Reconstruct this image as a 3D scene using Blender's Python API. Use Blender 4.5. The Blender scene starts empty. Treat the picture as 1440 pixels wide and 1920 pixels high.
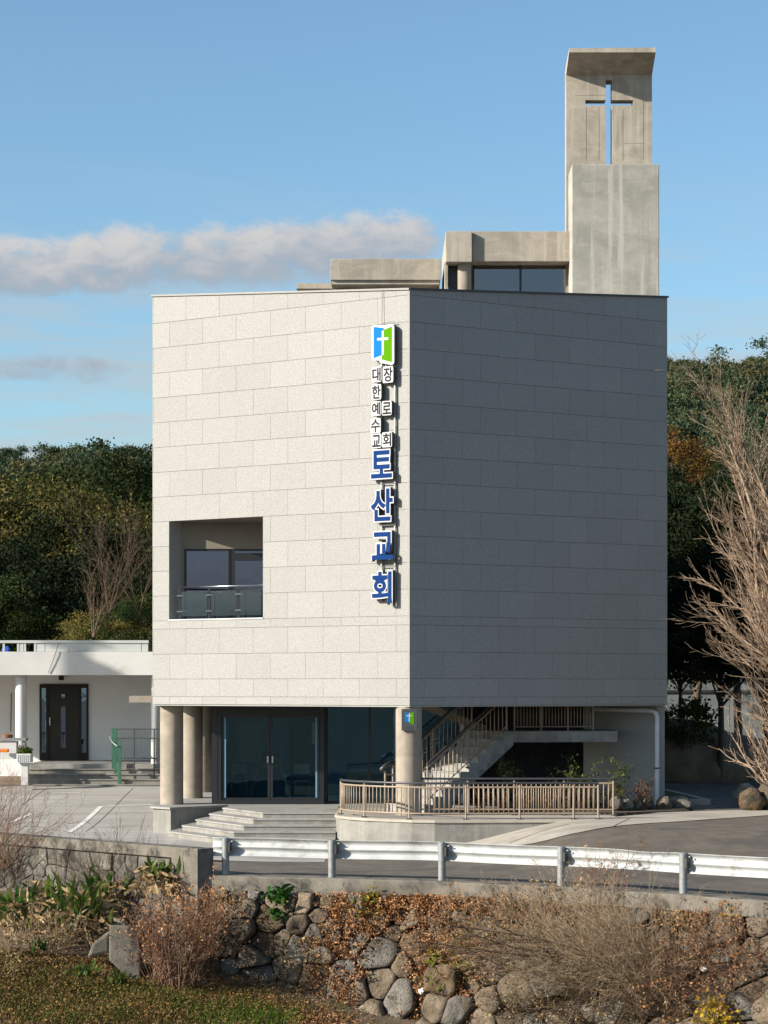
import bpy, bmesh, math, random
import numpy as np
from mathutils import Vector, Matrix, noise as mnoise

random.seed(7)
rng = np.random.default_rng(11)
SC = bpy.context.scene
COL = SC.collection
RAD = math.radians

# ------------------------------------------------------------------ camera
F, EYE, HY, CX = 4200.0, 3.4, 1288.0, 720.0      # lens in photo pixels, eye height, horizon row, centre column
cam = bpy.data.cameras.new('camera')
cam_o = bpy.data.objects.new('camera', cam)
COL.objects.link(cam_o)
cam_o.location = (0, 0, EYE)
cam_o.rotation_euler = (RAD(90), 0, 0)
cam.sensor_fit = 'VERTICAL'
cam.sensor_height = 36.0
cam.sensor_width = 27.0
cam.lens = F / 1920 * 36
cam.shift_y = (HY - 960) / 1920
cam.clip_start = 0.5
cam.clip_end = 6000
SC.camera = cam_o

# ------------------------------------------------------------------ light
SUN_AZ, SUN_EL = RAD(67.4), RAD(24.8)             # azimuth to the left of the facade normal
S = Vector((-math.sin(SUN_AZ) * math.cos(SUN_EL), -math.cos(SUN_AZ) * math.cos(SUN_EL), math.sin(SUN_EL)))
sun = bpy.data.lights.new('sun', 'SUN')
sun.energy = 5.0
sun.angle = RAD(0.53)
sun.color = (1.0, 0.915, 0.79)
sun_o = bpy.data.objects.new('sun', sun)
COL.objects.link(sun_o)
sun_o.rotation_euler = S.to_track_quat('Z', 'Y').to_euler()

SC.view_settings.view_transform = 'Standard'
SC.view_settings.look = 'None'
SC.view_settings.gamma = 1
SC.view_settings.use_curve_mapping = False
SC.view_settings.exposure = 0.95
SC.cycles.max_bounces = 5
SC.cycles.diffuse_bounces = 3
SC.cycles.transparent_max_bounces = 12

world = bpy.data.worlds.new('World')
SC.world = world
world.use_nodes = True


class NT:
    """small node-tree writer"""
    def __init__(s, tree):
        s.t = tree
        s.n = tree.nodes
        s.l = tree.links

    def node(s, typ, **kw):
        n = s.n.new(typ)
        for k, v in kw.items():
            setattr(n, k, v)
        return n

    def put(s, sock, v):
        if hasattr(v, 'links') or isinstance(v, bpy.types.NodeSocket):
            s.l.new(v, sock)
        else:
            sock.default_value = v

    def m(s, op, a, b=0.0, c=0.0, clamp=False):
        n = s.node('ShaderNodeMath', operation=op, use_clamp=clamp)
        s.put(n.inputs[0], a)
        s.put(n.inputs[1], b)
        s.put(n.inputs[2], c)
        return n.outputs[0]

    def mixc(s, f, a, b, blend='MIX'):
        n = s.node('ShaderNodeMix', data_type='RGBA', blend_type=blend)
        s.put(n.inputs[0], f)
        s.put(n.inputs[6], a if not isinstance(a, tuple) else (*a, 1)[:4])
        s.put(n.inputs[7], b if not isinstance(b, tuple) else (*b, 1)[:4])
        return n.outputs[2]

    def step(s, x, lo, hi):
        n = s.node('ShaderNodeMapRange', interpolation_type='SMOOTHSTEP')
        s.put(n.inputs[0], x)
        n.inputs[1].default_value = lo
        n.inputs[2].default_value = hi
        return n.outputs[0]

    def noise(s, vec, scale, detail=4, rough=0.55, dist=0.0):
        n = s.node('ShaderNodeTexNoise')
        if vec is not None:
            s.l.new(vec, n.inputs['Vector'])
        n.inputs['Scale'].default_value = scale
        n.inputs['Detail'].default_value = detail
        n.inputs['Roughness'].default_value = rough
        n.inputs['Distortion'].default_value = dist
        return n.outputs[0]


def build_world():
    w = NT(world.node_tree)
    bg = w.n['Background']
    sky = w.node('ShaderNodeTexSky', sky_type='NISHITA', sun_disc=False)
    sky.sun_elevation = SUN_EL
    sky.sun_rotation = math.atan2(S.x, S.y) % (2 * math.pi)
    sky.air_density = 0.95
    sky.dust_density = 1.1
    sky.ozone_density = 3.4
    tc = w.node('ShaderNodeTexCoord')
    sep = w.node('ShaderNodeSeparateXYZ')
    w.l.new(tc.outputs['Generated'], sep.inputs[0])
    x, y, z = sep.outputs
    az = w.m('ARCTAN2', x, y)
    v = w.m('DIVIDE', z, w.m('SQRT', w.m('ADD', w.m('MULTIPLY', x, x), w.m('MULTIPLY', y, y))))

    def field(su, sv, seed, detail=7, rough=0.58):
        c = w.node('ShaderNodeCombineXYZ')
        w.put(c.inputs[0], w.m('MULTIPLY', az, su))
        w.put(c.inputs[1], w.m('MULTIPLY', v, sv))
        c.inputs[2].default_value = seed
        return w.m('SUBTRACT', w.noise(c.outputs[0], 1.0, detail, rough, 0.25), 0.5)
    n1 = field(46, 80, 3.1, 9, 0.62)
    n2 = field(11, 30, 8.7, 4)
    # long bank of cumulus low over the hills
    wob = w.m('MULTIPLY', n2, 0.012)
    d = w.m('DIVIDE', w.m('SUBTRACT', v, w.m('ADD', w.m('ADD', w.m('MULTIPLY', az, 0.085), 0.1985), wob)), 0.0165)
    den = w.m('SUBTRACT', 0.85, w.m('MULTIPLY', w.m('ABSOLUTE', d), w.m('ABSOLUTE', d)))
    den = w.m('ADD', den, w.m('MULTIPLY', n1, 2.6))
    den = w.m('SUBTRACT', den, w.m('MULTIPLY', w.step(az, 0.012, 0.055), 3.0))
    a1 = w.step(den, -0.2, 0.75)
    # a smaller, thinner one lower down
    d2 = w.m('DIVIDE', w.m('SUBTRACT', v, 0.1405), 0.0085)
    den2 = w.m('ADD', w.m('SUBTRACT', 0.55, w.m('MULTIPLY', d2, d2)), w.m('MULTIPLY', n1, 2.4))
    den2 = w.m('SUBTRACT', den2, w.m('MULTIPLY', w.step(az, -0.13, -0.08), 2.5))
    a2 = w.m('MULTIPLY', w.step(den2, -0.1, 1.0), 0.75)
    # faint veils of cirrus anywhere low in the sky
    n3 = field(9, 60, 21.0, 5)
    a3 = w.m('MULTIPLY', w.m('MULTIPLY', w.step(n3, -0.16, 0.16), w.step(v, 0.25, 0.07)), 0.9)
    lit = w.step(w.m('ADD', d, w.m('MULTIPLY', n1, 3.2)), -1.0, 1.1)
    c1 = w.mixc(lit, (1.8, 2.1, 2.5), (3.5, 3.35, 3.25))
    base_sky = w.mixc(1.0, sky.outputs[0], (0.90, 1.0, 0.935), 'MULTIPLY')
    out = w.mixc(a3, base_sky, (2.75, 2.88, 2.9))
    out = w.mixc(a2, out, (2.0, 2.15, 2.42))
    out = w.mixc(w.m('MULTIPLY', a1, 0.92), out, c1)
    w.l.new(out, bg.inputs[0])
    bg.inputs[1].default_value = 0.1


build_world()


# ------------------------------------------------------------------ helpers
def P(px, py, Y):
    return Vector(((px - CX) * Y / F, Y, EYE + (HY - py) * Y / F))


def XP(px, Y):
    return (px - CX) * Y / F


def ZP(py, Y):
    return EYE + (HY - py) * Y / F


WM = {}


def attach(o, parent):
    if parent is not None:
        o.parent = parent
        pw = WM.get(parent.name, Matrix.Identity(4))
        o.matrix_parent_inverse = pw.inverted()
    return o


def empty(name, loc):
    o = bpy.data.objects.new(name, None)
    o.empty_display_size = 0.2
    COL.objects.link(o)
    o.location = loc
    WM[o.name] = Matrix.Translation(Vector(loc))
    return o


def tag(o, label=None, cat=None, group=None, kind=None):
    if label:
        o['label'] = label
    if cat:
        o['category'] = cat
    if group:
        o['group'] = group
    if kind:
        o['kind'] = kind
    return o


def thing(name, loc, label, cat, group=None):
    return tag(empty(name, loc), label, cat, group)


class MB:
    def __init__(s):
        s.v = []
        s.f = []

    def add(s, vs, fs):
        b = len(s.v)
        s.v.extend([tuple(p) for p in vs])
        s.f.extend([tuple(i + b for i in q) for q in fs])
        return s

    def box(s, x0, x1, y0, y1, z0, z1):
        return s.hexa([(x0, y0, z0), (x1, y0, z0), (x1, y1, z0), (x0, y1, z0),
                       (x0, y0, z1), (x1, y0, z1), (x1, y1, z1), (x0, y1, z1)])

    def hexa(s, p):
        return s.add(p, [(0, 3, 2, 1), (4, 5, 6, 7), (0, 1, 5, 4), (1, 2, 6, 5), (2, 3, 7, 6), (3, 0, 4, 7)])

    def prism(s, poly, z0, z1):
        a = sum(poly[i][0] * poly[(i + 1) % len(poly)][1] - poly[(i + 1) % len(poly)][0] * poly[i][1] for i in range(len(poly)))
        if a < 0:
            poly = poly[::-1]
        n = len(poly)
        vs = [(x, y, z0) for x, y in poly] + [(x, y, z1) for x, y in poly]
        fs = [tuple(range(n - 1, -1, -1)), tuple(range(n, 2 * n))]
        fs += [(i, (i + 1) % n, (i + 1) % n + n, i + n) for i in range(n)]
        return s.add(vs, fs)

    def bar(s, p, q, w, h, up=(0, 0, 1)):
        p, q = Vector(p), Vector(q)
        d = (q - p).normalized()
        side = d.cross(Vector(up))
        if side.length < 1e-4:
            side = Vector((1, 0, 0))
        side.normalize()
        u = side.cross(d).normalized()
        a, b = side * w / 2, u * h / 2
        return s.hexa([p - a - b, p + a - b, q + a - b, q - a - b, p - a + b, p + a + b, q + a + b, q - a + b])

    def tube(s, pts, r, n=10, cap=True):
        pts = [Vector(p) for p in pts]
        rr = r if isinstance(r, (list, tuple)) else [r] * len(pts)
        vs, fs = [], []
        prev = None
        for i, p in enumerate(pts):
            a = pts[max(i - 1, 0)]
            b = pts[min(i + 1, len(pts) - 1)]
            d = (b - a).normalized()
            if prev is None:
                ref = Vector((0, 0, 1)) if abs(d.z) < 0.9 else Vector((1, 0, 0))
                x = d.cross(ref).normalized()
            else:
                x = (prev - d * prev.dot(d)).normalized()
            prev = x
            y = d.cross(x)
            for k in range(n):
                t = 2 * math.pi * k / n
                vs.append(p + (x * math.cos(t) + y * math.sin(t)) * rr[i])
        for i in range(len(pts) - 1):
            for k in range(n):
                k2 = (k + 1) % n
                fs.append((i * n + k, i * n + k2, (i + 1) * n + k2, (i + 1) * n + k))
        if cap:
            fs.append(tuple(range(n - 1, -1, -1)))
            fs.append(tuple((len(pts) - 1) * n + k for k in range(n)))
        return s.add(vs, fs)

    def build(s, name, mat, parent=None, smooth=False, bevel=0):
        me = bpy.data.meshes.new(name)
        me.from_pydata(s.v, [], s.f)
        if bevel:
            bm = bmesh.new()
            bm.from_mesh(me)
            bmesh.ops.recalc_face_normals(bm, faces=bm.faces)
            bmesh.ops.bevel(bm, geom=[e for e in bm.edges if len(e.link_faces) == 2 and e.calc_face_angle(0) > 0.5],
                            offset=bevel, segments=2, affect='EDGES', profile=0.6)
            bm.to_mesh(me)
            bm.free()
        me.update()
        if smooth:
            me.polygons.foreach_set('use_smooth', [True] * len(me.polygons))
            if smooth == 'auto':
                me.set_sharp_from_angle(angle=RAD(40))
        o = bpy.data.objects.new(name, me)
        if mat:
            me.materials.append(mat)
        COL.objects.link(o)
        return attach(o, parent)


def np_mesh(name, verts, tris, mat, parent=None, smooth=False):
    me = bpy.data.meshes.new(name)
    verts = np.asarray(verts, dtype=np.float32)
    tris = np.asarray(tris, dtype=np.int32)
    k = tris.shape[1]
    me.vertices.add(len(verts))
    me.vertices.foreach_set('co', verts.ravel())
    me.loops.add(tris.size)
    me.loops.foreach_set('vertex_index', tris.ravel())
    me.polygons.add(len(tris))
    me.polygons.foreach_set('loop_start', np.arange(0, tris.size, k, dtype=np.int32))
    if smooth:
        me.polygons.foreach_set('use_smooth', np.ones(len(tris), dtype=bool))
    me.update(calc_edges=True)
    me.validate()
    if mat:
        me.materials.append(mat)
    o = bpy.data.objects.new(name, me)
    COL.objects.link(o)
    return attach(o, parent)


def share(name, mesh, mat4, parent):
    o = bpy.data.objects.new(name, mesh)
    COL.objects.link(o)
    o.matrix_basis = mat4
    return attach(o, parent)


def copy_tree(o, parent=None):
    c = o.copy()
    COL.objects.link(c)
    if parent is not None:
        c.parent = parent
    for ch in o.children:
        copy_tree(ch, c)
    return c


# ------------------------------------------------------------------ materials
def mk(name, col, col2=None, scale=4.0, lo=0.35, hi=0.65, detail=5, rough=0.75, bump=0.0, bscale=60.0, metal=0.0,
       stretch=None, rand=0.0, col3=None, scale3=1.0, lo3=0.5, hi3=0.7, spec=0.35, dist=0.0, local=False, bdist=.02):
    mt = bpy.data.materials.new(name)
    mt.use_nodes = True
    t = NT(mt.node_tree)
    b = t.n['Principled BSDF']
    b.inputs['Roughness'].default_value = rough
    b.inputs['Metallic'].default_value = metal
    b.inputs['Specular IOR Level'].default_value = spec
    if local:
        vec = t.node('ShaderNodeTexCoord').outputs['Object']
    else:
        vec = t.node('ShaderNodeNewGeometry').outputs['Position']
    sv = vec
    if stretch:
        mp = t.node('ShaderNodeMapping')
        t.l.new(vec, mp.inputs[0])
        mp.inputs['Scale'].default_value = stretch
        sv = mp.outputs[0]
    c = (*col, 1)
    cur = None
    if col2:
        cur = t.mixc(t.step(t.noise(sv, scale, detail, 0.6, dist), lo, hi), tuple(col), tuple(col2))
    if col3:
        f = t.step(t.noise(vec, scale3, 6, 0.65, 0.3), lo3, hi3)
        cur = t.mixc(f, cur if cur is not None else tuple(col), tuple(col3))
    if rand:
        oi = t.node('ShaderNodeObjectInfo')
        k = t.m('ADD', t.m('MULTIPLY', oi.outputs['Random'], 2 * rand), 1 - rand)
        cc = t.node('ShaderNodeCombineColor')
        for i in range(3):
            t.l.new(k, cc.inputs[i])
        cur = t.mixc(1.0, cur if cur is not None else tuple(col), cc.outputs[0], 'MULTIPLY')
    if cur is not None:
        t.l.new(cur, b.inputs['Base Color'])
    else:
        b.inputs['Base Color'].default_value = c
    if bump:
        bp = t.node('ShaderNodeBump')
        bp.inputs['Strength'].default_value = bump
        bp.inputs['Distance'].default_value = bdist
        t.l.new(t.noise(vec, bscale, 6, 0.65), bp.inputs['Height'])
        t.l.new(bp.outputs[0], b.inputs['Normal'])
    return mt


def mk_glass(name, tint, refl, gl=(0.8, 0.85, 1.0), rough=0.0, wave=0.06):
    mt = bpy.data.materials.new(name)
    mt.use_nodes = True
    t = NT(mt.node_tree)
    t.n.remove(t.n['Principled BSDF'])
    out = t.n['Material Output']
    tr = t.node('ShaderNodeBsdfTransparent')
    tr.inputs[0].default_value = (*tint, 1)
    g = t.node('ShaderNodeBsdfGlossy')
    g.inputs['Color'].default_value = (*gl, 1)
    g.inputs['Roughness'].default_value = rough
    # slightly wavy float glass
    bp = t.node('ShaderNodeBump')
    bp.inputs['Strength'].default_value = wave
    bp.inputs['Distance'].default_value = 0.02
    t.l.new(t.noise(t.node('ShaderNodeNewGeometry').outputs['Position'], 1.6, 2), bp.inputs['Height'])
    if wave:
        t.l.new(bp.outputs[0], g.inputs['Normal'])
    fr = t.node('ShaderNodeFresnel')
    fr.inputs[0].default_value = 1.5
    f = t.m('ADD', t.m('MULTIPLY', fr.outputs[0], 1.3), refl, clamp=True)
    mx = t.node('ShaderNodeMixShader')
    t.l.new(f, mx.inputs[0])
    t.l.new(tr.outputs[0], mx.inputs[1])
    t.l.new(g.outputs[0], mx.inputs[2])
    t.l.new(mx.outputs[0], out.inputs[0])
    return mt


def mk_leaf(name, col, col2, scale=2.0, rand=0.15, trans=0.25, rough=0.6, fine=None):
    """foliage: two greens in clumps, a little light passing through"""
    mt = bpy.data.materials.new(name)
    mt.use_nodes = True
    t = NT(mt.node_tree)
    b = t.n['Principled BSDF']
    out = t.n['Material Output']
    pos = t.node('ShaderNodeNewGeometry').outputs['Position']
    c = t.mixc(t.step(t.noise(pos, scale, 4), 0.38, 0.62), tuple(col), tuple(col2))
    if fine:
        c = t.mixc(t.step(t.noise(pos, fine[0], 2), 0.5, 0.62), c, tuple(fine[1]))
    oi = t.node('ShaderNodeObjectInfo')
    k = t.m('ADD', t.m('MULTIPLY', oi.outputs['Random'], 2 * rand), 1 - rand)
    cc = t.node('ShaderNodeCombineColor')
    for i in range(3):
        t.l.new(k, cc.inputs[i])
    c = t.mixc(1.0, c, cc.outputs[0], 'MULTIPLY')
    t.l.new(c, b.inputs['Base Color'])
    b.inputs['Roughness'].default_value = rough
    b.inputs['Specular IOR Level'].default_value = 0.12
    tl = t.node('ShaderNodeBsdfTranslucent')
    t.l.new(c, tl.inputs[0])
    mx = t.node('ShaderNodeMixShader')
    mx.inputs[0].default_value = trans
    t.l.new(b.outputs[0], mx.inputs[1])
    t.l.new(tl.outputs[0], mx.inputs[2])
    t.l.new(mx.outputs[0], out.inputs[0])
    return mt


def mk_granite(name, base):
    mt = bpy.data.materials.new(name)
    mt.use_nodes = True
    t = NT(mt.node_tree)
    b = t.n['Principled BSDF']
    pos = t.node('ShaderNodeNewGeometry').outputs['Position']
    sp = t.step(t.noise(pos, 42, 5, 0.8), 0.30, 0.70)
    c = t.mixc(sp, tuple(k * 0.72 for k in base), tuple(k * 1.2 for k in base))
    c = t.mixc(t.step(t.noise(pos, 75, 2, 0.5), 0.60, 0.72), c, tuple(k * 0.45 for k in base))
    big = t.step(t.noise(pos, 0.9, 5, 0.6), 0.3, 0.7)
    c = t.mixc(t.m('MULTIPLY', big, 0.12), c, (base[0] * .78, base[1] * .79, base[2] * .8))
    oi = t.node('ShaderNodeObjectInfo')
    k = t.m('ADD', t.m('MULTIPLY', oi.outputs['Random'], 0.07), 0.965)
    cc = t.node('ShaderNodeCombineColor')
    for i in range(3):
        t.l.new(k, cc.inputs[i])
    c = t.mixc(1.0, c, cc.outputs[0], 'MULTIPLY')
    t.l.new(c, b.inputs['Base Color'])
    b.inputs['Roughness'].default_value = 0.62
    b.inputs['Specular IOR Level'].default_value = 0.3
    bp = t.node('ShaderNodeBump')
    bp.inputs['Strength'].default_value = 0.15
    bp.inputs['Distance'].default_value = 0.005
    t.l.new(sp, bp.inputs['Height'])
    t.l.new(bp.outputs[0], b.inputs['Normal'])
    return mt


def mk_concrete(name, col, streak=0.5, seams=True, light=1.0):
    """board-cast concrete: blotches, runs of water down the face, faint form seams, pin holes"""
    mt = bpy.data.materials.new(name)
    mt.use_nodes = True
    t = NT(mt.node_tree)
    b = t.n['Principled BSDF']
    pos = t.node('ShaderNodeNewGeometry').outputs['Position']

    def mapped(sc):
        mp = t.node('ShaderNodeMapping')
        t.l.new(pos, mp.inputs[0])
        mp.inputs['Scale'].default_value = sc
        return mp.outputs[0]
    dark = tuple(k * 0.70 for k in col)
    pale = tuple(min(k * 1.22, 0.85) for k in col)
    c = t.mixc(t.step(t.noise(pos, 1.3, 7, 0.65, 0.4), 0.32, 0.68), dark, tuple(col))
    st = t.step(t.noise(mapped((3.2, 3.2, 0.16)), 1.6, 5, 0.6), 0.50, 0.66)
    c = t.mixc(t.m('MULTIPLY', st, streak), c, pale)
    st2 = t.step(t.noise(mapped((5.5, 5.5, 0.12)), 1.1, 4, 0.6), 0.54, 0.72)
    c = t.mixc(t.m('MULTIPLY', st2, streak * 0.7), c, tuple(k * 0.66 for k in col))
    c = t.mixc(t.m('MULTIPLY', t.step(t.noise(pos, 28, 3, 0.6), 0.62, 0.75), 0.35), c, tuple(k * 0.5 for k in col))
    c = t.mixc(t.m('MULTIPLY', t.step(t.noise(mapped((0.8, 0.8, 2.6)), 1.7, 6, 0.7, 0.6), 0.52, 0.62), 0.3), c, pale)
    t.l.new(c, b.inputs['Base Color'])
    b.inputs['Roughness'].default_value = 0.85
    b.inputs['Specular IOR Level'].default_value = 0.2
    bp = t.node('ShaderNodeBump')
    bp.inputs['Strength'].default_value = 0.25
    bp.inputs['Distance'].default_value = 0.02
    t.l.new(t.noise(pos, 18, 7, 0.7), bp.inputs['Height'])
    t.l.new(bp.outputs[0], b.inputs['Normal'])
    return mt


M = {}
M['granite'] = mk_granite('granite', (0.286, 0.281, 0.270))
M['joint'] = mk('joint', (0.095, 0.092, 0.087), rough=0.9)
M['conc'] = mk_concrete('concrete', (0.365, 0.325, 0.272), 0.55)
M['conc_tower'] = mk_concrete('concrete_tower', (0.345, 0.335, 0.298), 0.75)
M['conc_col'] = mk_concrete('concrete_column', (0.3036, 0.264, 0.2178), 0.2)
M['conc_wall'] = mk_concrete('concrete_wall', (0.2353, 0.2264, 0.2059), 0.5)
M['conc_old'] = mk('concrete_old', (0.1115, 0.1004, 0.08364), (0.1673, 0.1505, 0.1255), 3.0, detail=8, rough=0.9, bump=0.5, bscale=22,
                   col3=(0.04182, 0.03792, 0.03234), scale3=2.2, lo3=0.48, hi3=0.66)
M['step'] = mk('granite_step', (0.216, 0.2124, 0.2016), (0.288, 0.2844, 0.27), 26, detail=5, rough=0.75, bump=0.15, bscale=60,
               col3=(0.144, 0.1332, 0.1188), scale3=1.6, lo3=0.5, hi3=0.72)
M['beige'] = mk('beige_paint', (0.245, 0.19, 0.14), (0.285, 0.225, 0.17), 6, rough=0.45)
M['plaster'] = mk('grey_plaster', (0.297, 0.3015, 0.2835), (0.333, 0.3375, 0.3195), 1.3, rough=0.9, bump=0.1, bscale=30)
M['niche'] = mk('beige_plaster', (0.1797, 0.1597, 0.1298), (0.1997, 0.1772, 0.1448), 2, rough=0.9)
M['white'] = mk('white_paint', (0.462, 0.455, 0.4445), (0.518, 0.5145, 0.504), 0.9, rough=0.7, bump=0.05, bscale=20,
                col3=(0.392, 0.3885, 0.371), scale3=1.4, lo3=0.56, hi3=0.8)
M['white_flat'] = mk('white_trim', (0.50, 0.50, 0.497), rough=0.5)
M['white_shade_lift'] = mk('white_paint_shade_lift', (0.70, 0.70, 0.70), (0.76, 0.76, 0.755), 0.8, rough=0.8)  # copy of the white paint, paler to imitate bounced light in the porch shade
M['pale_panel'] = mk('pale_green_panel', (0.40, 0.42, 0.41), (0.45, 0.465, 0.455), 1.5, rough=0.4)
M['frame'] = mk('black_frame', (0.012, 0.013, 0.016), rough=0.4, spec=0.5)
M['dark_grey'] = mk('dark_grey_metal', (0.035, 0.036, 0.04), rough=0.4, spec=0.5)
M['brown'] = mk('dark_brown', (0.016, 0.012, 0.009), rough=0.55, spec=0.3)
M['door'] = mk('grey_brown_door', (0.030, 0.029, 0.024), (0.036, 0.034, 0.028), 5, rough=0.6, spec=0.25)
M['copper'] = mk('copper_trim', (0.20, 0.095, 0.055), rough=0.5)
M['steel'] = mk('stainless_steel', (0.5, 0.5, 0.5), rough=0.25, metal=1.0)
M['galv'] = mk('galvanised_steel', (0.30, 0.315, 0.32), (0.37, 0.385, 0.39), 3.0, rough=0.65, metal=0.05, spec=0.5,
               col3=(0.215, 0.215, 0.205), scale3=2.6, lo3=0.5, hi3=0.72)
M['galv_post'] = mk('galvanised_post', (0.2108, 0.217, 0.2201), (0.2604, 0.2666, 0.2697), 14, rough=0.55, metal=0.4,
                    col3=(0.1612, 0.155, 0.1457), scale3=6, lo3=0.55, hi3=0.8)
M['pvc'] = mk('white_pvc', (0.62, 0.63, 0.66), (0.56, 0.57, 0.6), 3, rough=0.45)
M['glass_door'] = mk_glass('door_glass', (0.60, 0.78, 0.87), 0.01, gl=(0.5, 0.8, 1.0))
M['glass_win'] = mk_glass('coated_window_glass', (0.06, 0.06, 0.08), 0.10, gl=(0.72, 0.68, 1.0))
M['glass_pent'] = mk_glass('penthouse_glass', (0.10, 0.10, 0.11), 0.14, gl=(0.92, 0.84, 0.86))
M['glass_rail'] = mk_glass('railing_glass', (0.62, 0.74, 0.72), 0.0, wave=0.0)
M['green_rail'] = mk('green_paint', (0.03, 0.10, 0.065), (0.045, 0.13, 0.085), 8, rough=0.5)
M['mesh_grey'] = mk('grey_wire', (0.05, 0.055, 0.055), rough=0.5)
M['blue'] = mk('sign_blue', (0.010, 0.036, 0.135), rough=0.9, spec=0.02)
M['sky_blue'] = mk('emblem_blue', (0.012, 0.15, 0.40), rough=0.9, spec=0.02)
M['lime'] = mk('emblem_green', (0.075, 0.24, 0.004), rough=0.9, spec=0.02)
M['sign_white'] = mk('sign_white', (0.46, 0.46, 0.48), rough=0.9, spec=0.02)
M['ink'] = mk('sign_black', (0.010, 0.009, 0.011), rough=0.5, spec=0.1)
M['sign_side'] = mk('sign_side_grey', (0.055, 0.052, 0.05), rough=0.6)
M['plaque'] = mk('plaque_stone', (0.045, 0.05, 0.055), (0.075, 0.08, 0.085), 30, rough=0.3)
M['asphalt'] = mk('asphalt', (0.088, 0.074, 0.059), (0.120, 0.102, 0.082), 2.2, detail=8, rough=0.9, bump=0.25, bscale=120,
                  col3=(0.07225, 0.06375, 0.05525), scale3=0.5, lo3=0.5, hi3=0.62)
M['plaza'] = mk('plaza_concrete', (0.2552, 0.242, 0.2244), (0.3168, 0.3036, 0.2816), 0.7, detail=8, rough=0.9, bump=0.08, bscale=40,
                stretch=(0.35, 2.2, 1), col3=(0.22, 0.2068, 0.1892), scale3=0.35, lo3=0.46, hi3=0.66)
M['apron'] = mk('apron_concrete', (0.306, 0.2762, 0.2338), (0.3655, 0.3315, 0.2848), 1.2, detail=8, rough=0.9, bump=0.1, bscale=40,
                col3=(0.2635, 0.2338, 0.1955), scale3=0.8, lo3=0.48, hi3=0.66)
M['line'] = mk('road_paint', (0.60, 0.59, 0.56), (0.48, 0.47, 0.44), 5, rough=0.8)
M['soil'] = mk('soil', (0.07, 0.05, 0.034), (0.12, 0.085, 0.055), 6, detail=8, rough=0.95, bump=0.8, bscale=20)
M['earth'] = mk('earth', (0.0825, 0.0594, 0.03713), (0.1403, 0.099, 0.06188), 2.5, detail=8, rough=0.95, bump=1.0, bscale=14,
                col3=(0.05775, 0.06188, 0.02063), scale3=0.9, lo3=0.5, hi3=0.66)
M['bank'] = mk('bank_earth', (0.12, 0.08625, 0.05625), (0.1875, 0.1387, 0.09375), 1.5, detail=8, rough=0.95, bump=1.0, bscale=8)
M['hill'] = mk('hill_ground', (0.018, 0.024, 0.010), (0.032, 0.036, 0.015), 0.2, rough=0.95)
M['stone'] = mk('field_stone', (0.092, 0.070, 0.050), (0.195, 0.155, 0.112), 2.6, lo=.3, hi=.7, detail=10, rough=0.95, bump=1.0, bscale=20, rand=0.25,
                col3=(0.2496, 0.2215, 0.1794), scale3=3.4, lo3=0.56, hi3=0.72, spec=.15, bdist=.06)
M['stone_grey'] = mk('grey_stone', (0.103, 0.0936, 0.08112), (0.2106, 0.195, 0.1716), 3.0, lo=.3, hi=.7, detail=10, rough=0.95, bump=1.0, bscale=22, rand=0.25,
                     col3=(0.0858, 0.0702, 0.05304), scale3=2.6, lo3=0.50, hi3=0.68, spec=.15, bdist=.06)
M['stone_rust'] = mk('rust_stone', (0.10, 0.064, 0.036), (0.145, 0.105, 0.070), 4, detail=9, rough=0.95, bump=1.0, bscale=20, rand=0.2,
                     col3=(0.06, 0.05, 0.04), scale3=3.0, lo3=0.45, hi3=0.62, spec=.15, bdist=.06)
M['stone_old'] = mk('weathered_stone', (0.07589, 0.06919, 0.05803), (0.1205, 0.1116, 0.09598), 4.5, detail=9, rough=0.9, bump=0.8, bscale=18, rand=0.15,
                   col3=(0.02678, 0.02321, 0.01875), scale3=2.2, lo3=0.5, hi3=0.66)
M['gap'] = mk('dark_gap', (0.05, 0.035, 0.023), (0.085, 0.058, 0.036), 9, rough=0.95, bump=0.8, bscale=20)
M['bark'] = mk('bark', (0.06, 0.045, 0.032), (0.11, 0.085, 0.06), 9, rough=0.9, bump=0.6, bscale=30)
M['bark_pale'] = mk('pale_bark', (0.26, 0.185, 0.13), (0.36, 0.27, 0.195), 8, rough=0.9, spec=0.1,
                    col3=(0.14, 0.095, 0.065), scale3=3.5, lo3=0.48, hi3=0.66)
M['twig'] = mk('dry_twig', (0.2228, 0.1569, 0.09619), (0.3443, 0.2633, 0.1771), 7, rough=0.9, spec=0.15)
M['twig_dark'] = mk('dark_twig', (0.072, 0.0492, 0.033), (0.126, 0.09, 0.06), 7, rough=0.9, spec=0.15)
M['twig_red'] = mk('red_brown_twig', (0.1519, 0.08606, 0.05569), (0.2379, 0.1467, 0.1013), 7, rough=0.9, spec=0.15)
M['dry_leaf'] = mk_leaf('dry_leaf', (0.2875, 0.1323, 0.0552), (0.391, 0.2185, 0.1092), 5, 0.12, 0.2, 0.8, fine=(11, (0.10, 0.052, 0.026)))
M['tan_leaf'] = mk_leaf('tan_leaf', (0.2633, 0.1823, 0.09113), (0.3645, 0.2684, 0.1467), 5, 0.1, 0.2, 0.8, fine=(14, (0.1316, 0.08606, 0.0405)))
M['canna'] = mk_leaf('broad_leaf', (0.0324, 0.0828, 0.01296), (0.072, 0.1188, 0.0216), 4, 0.15, 0.3, 0.4, fine=(9, (0.1224, 0.1116, 0.036)))
M['vine_green'] = mk_leaf('vine_green', (0.0936, 0.1152, 0.0144), (0.1728, 0.1584, 0.0216), 6, 0.1, 0.3, 0.5)
M['fern'] = mk_leaf('dark_green_leaf', (0.01584, 0.054, 0.01008), (0.0324, 0.0864, 0.01584), 9, 0.1, 0.25, 0.35)
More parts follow.
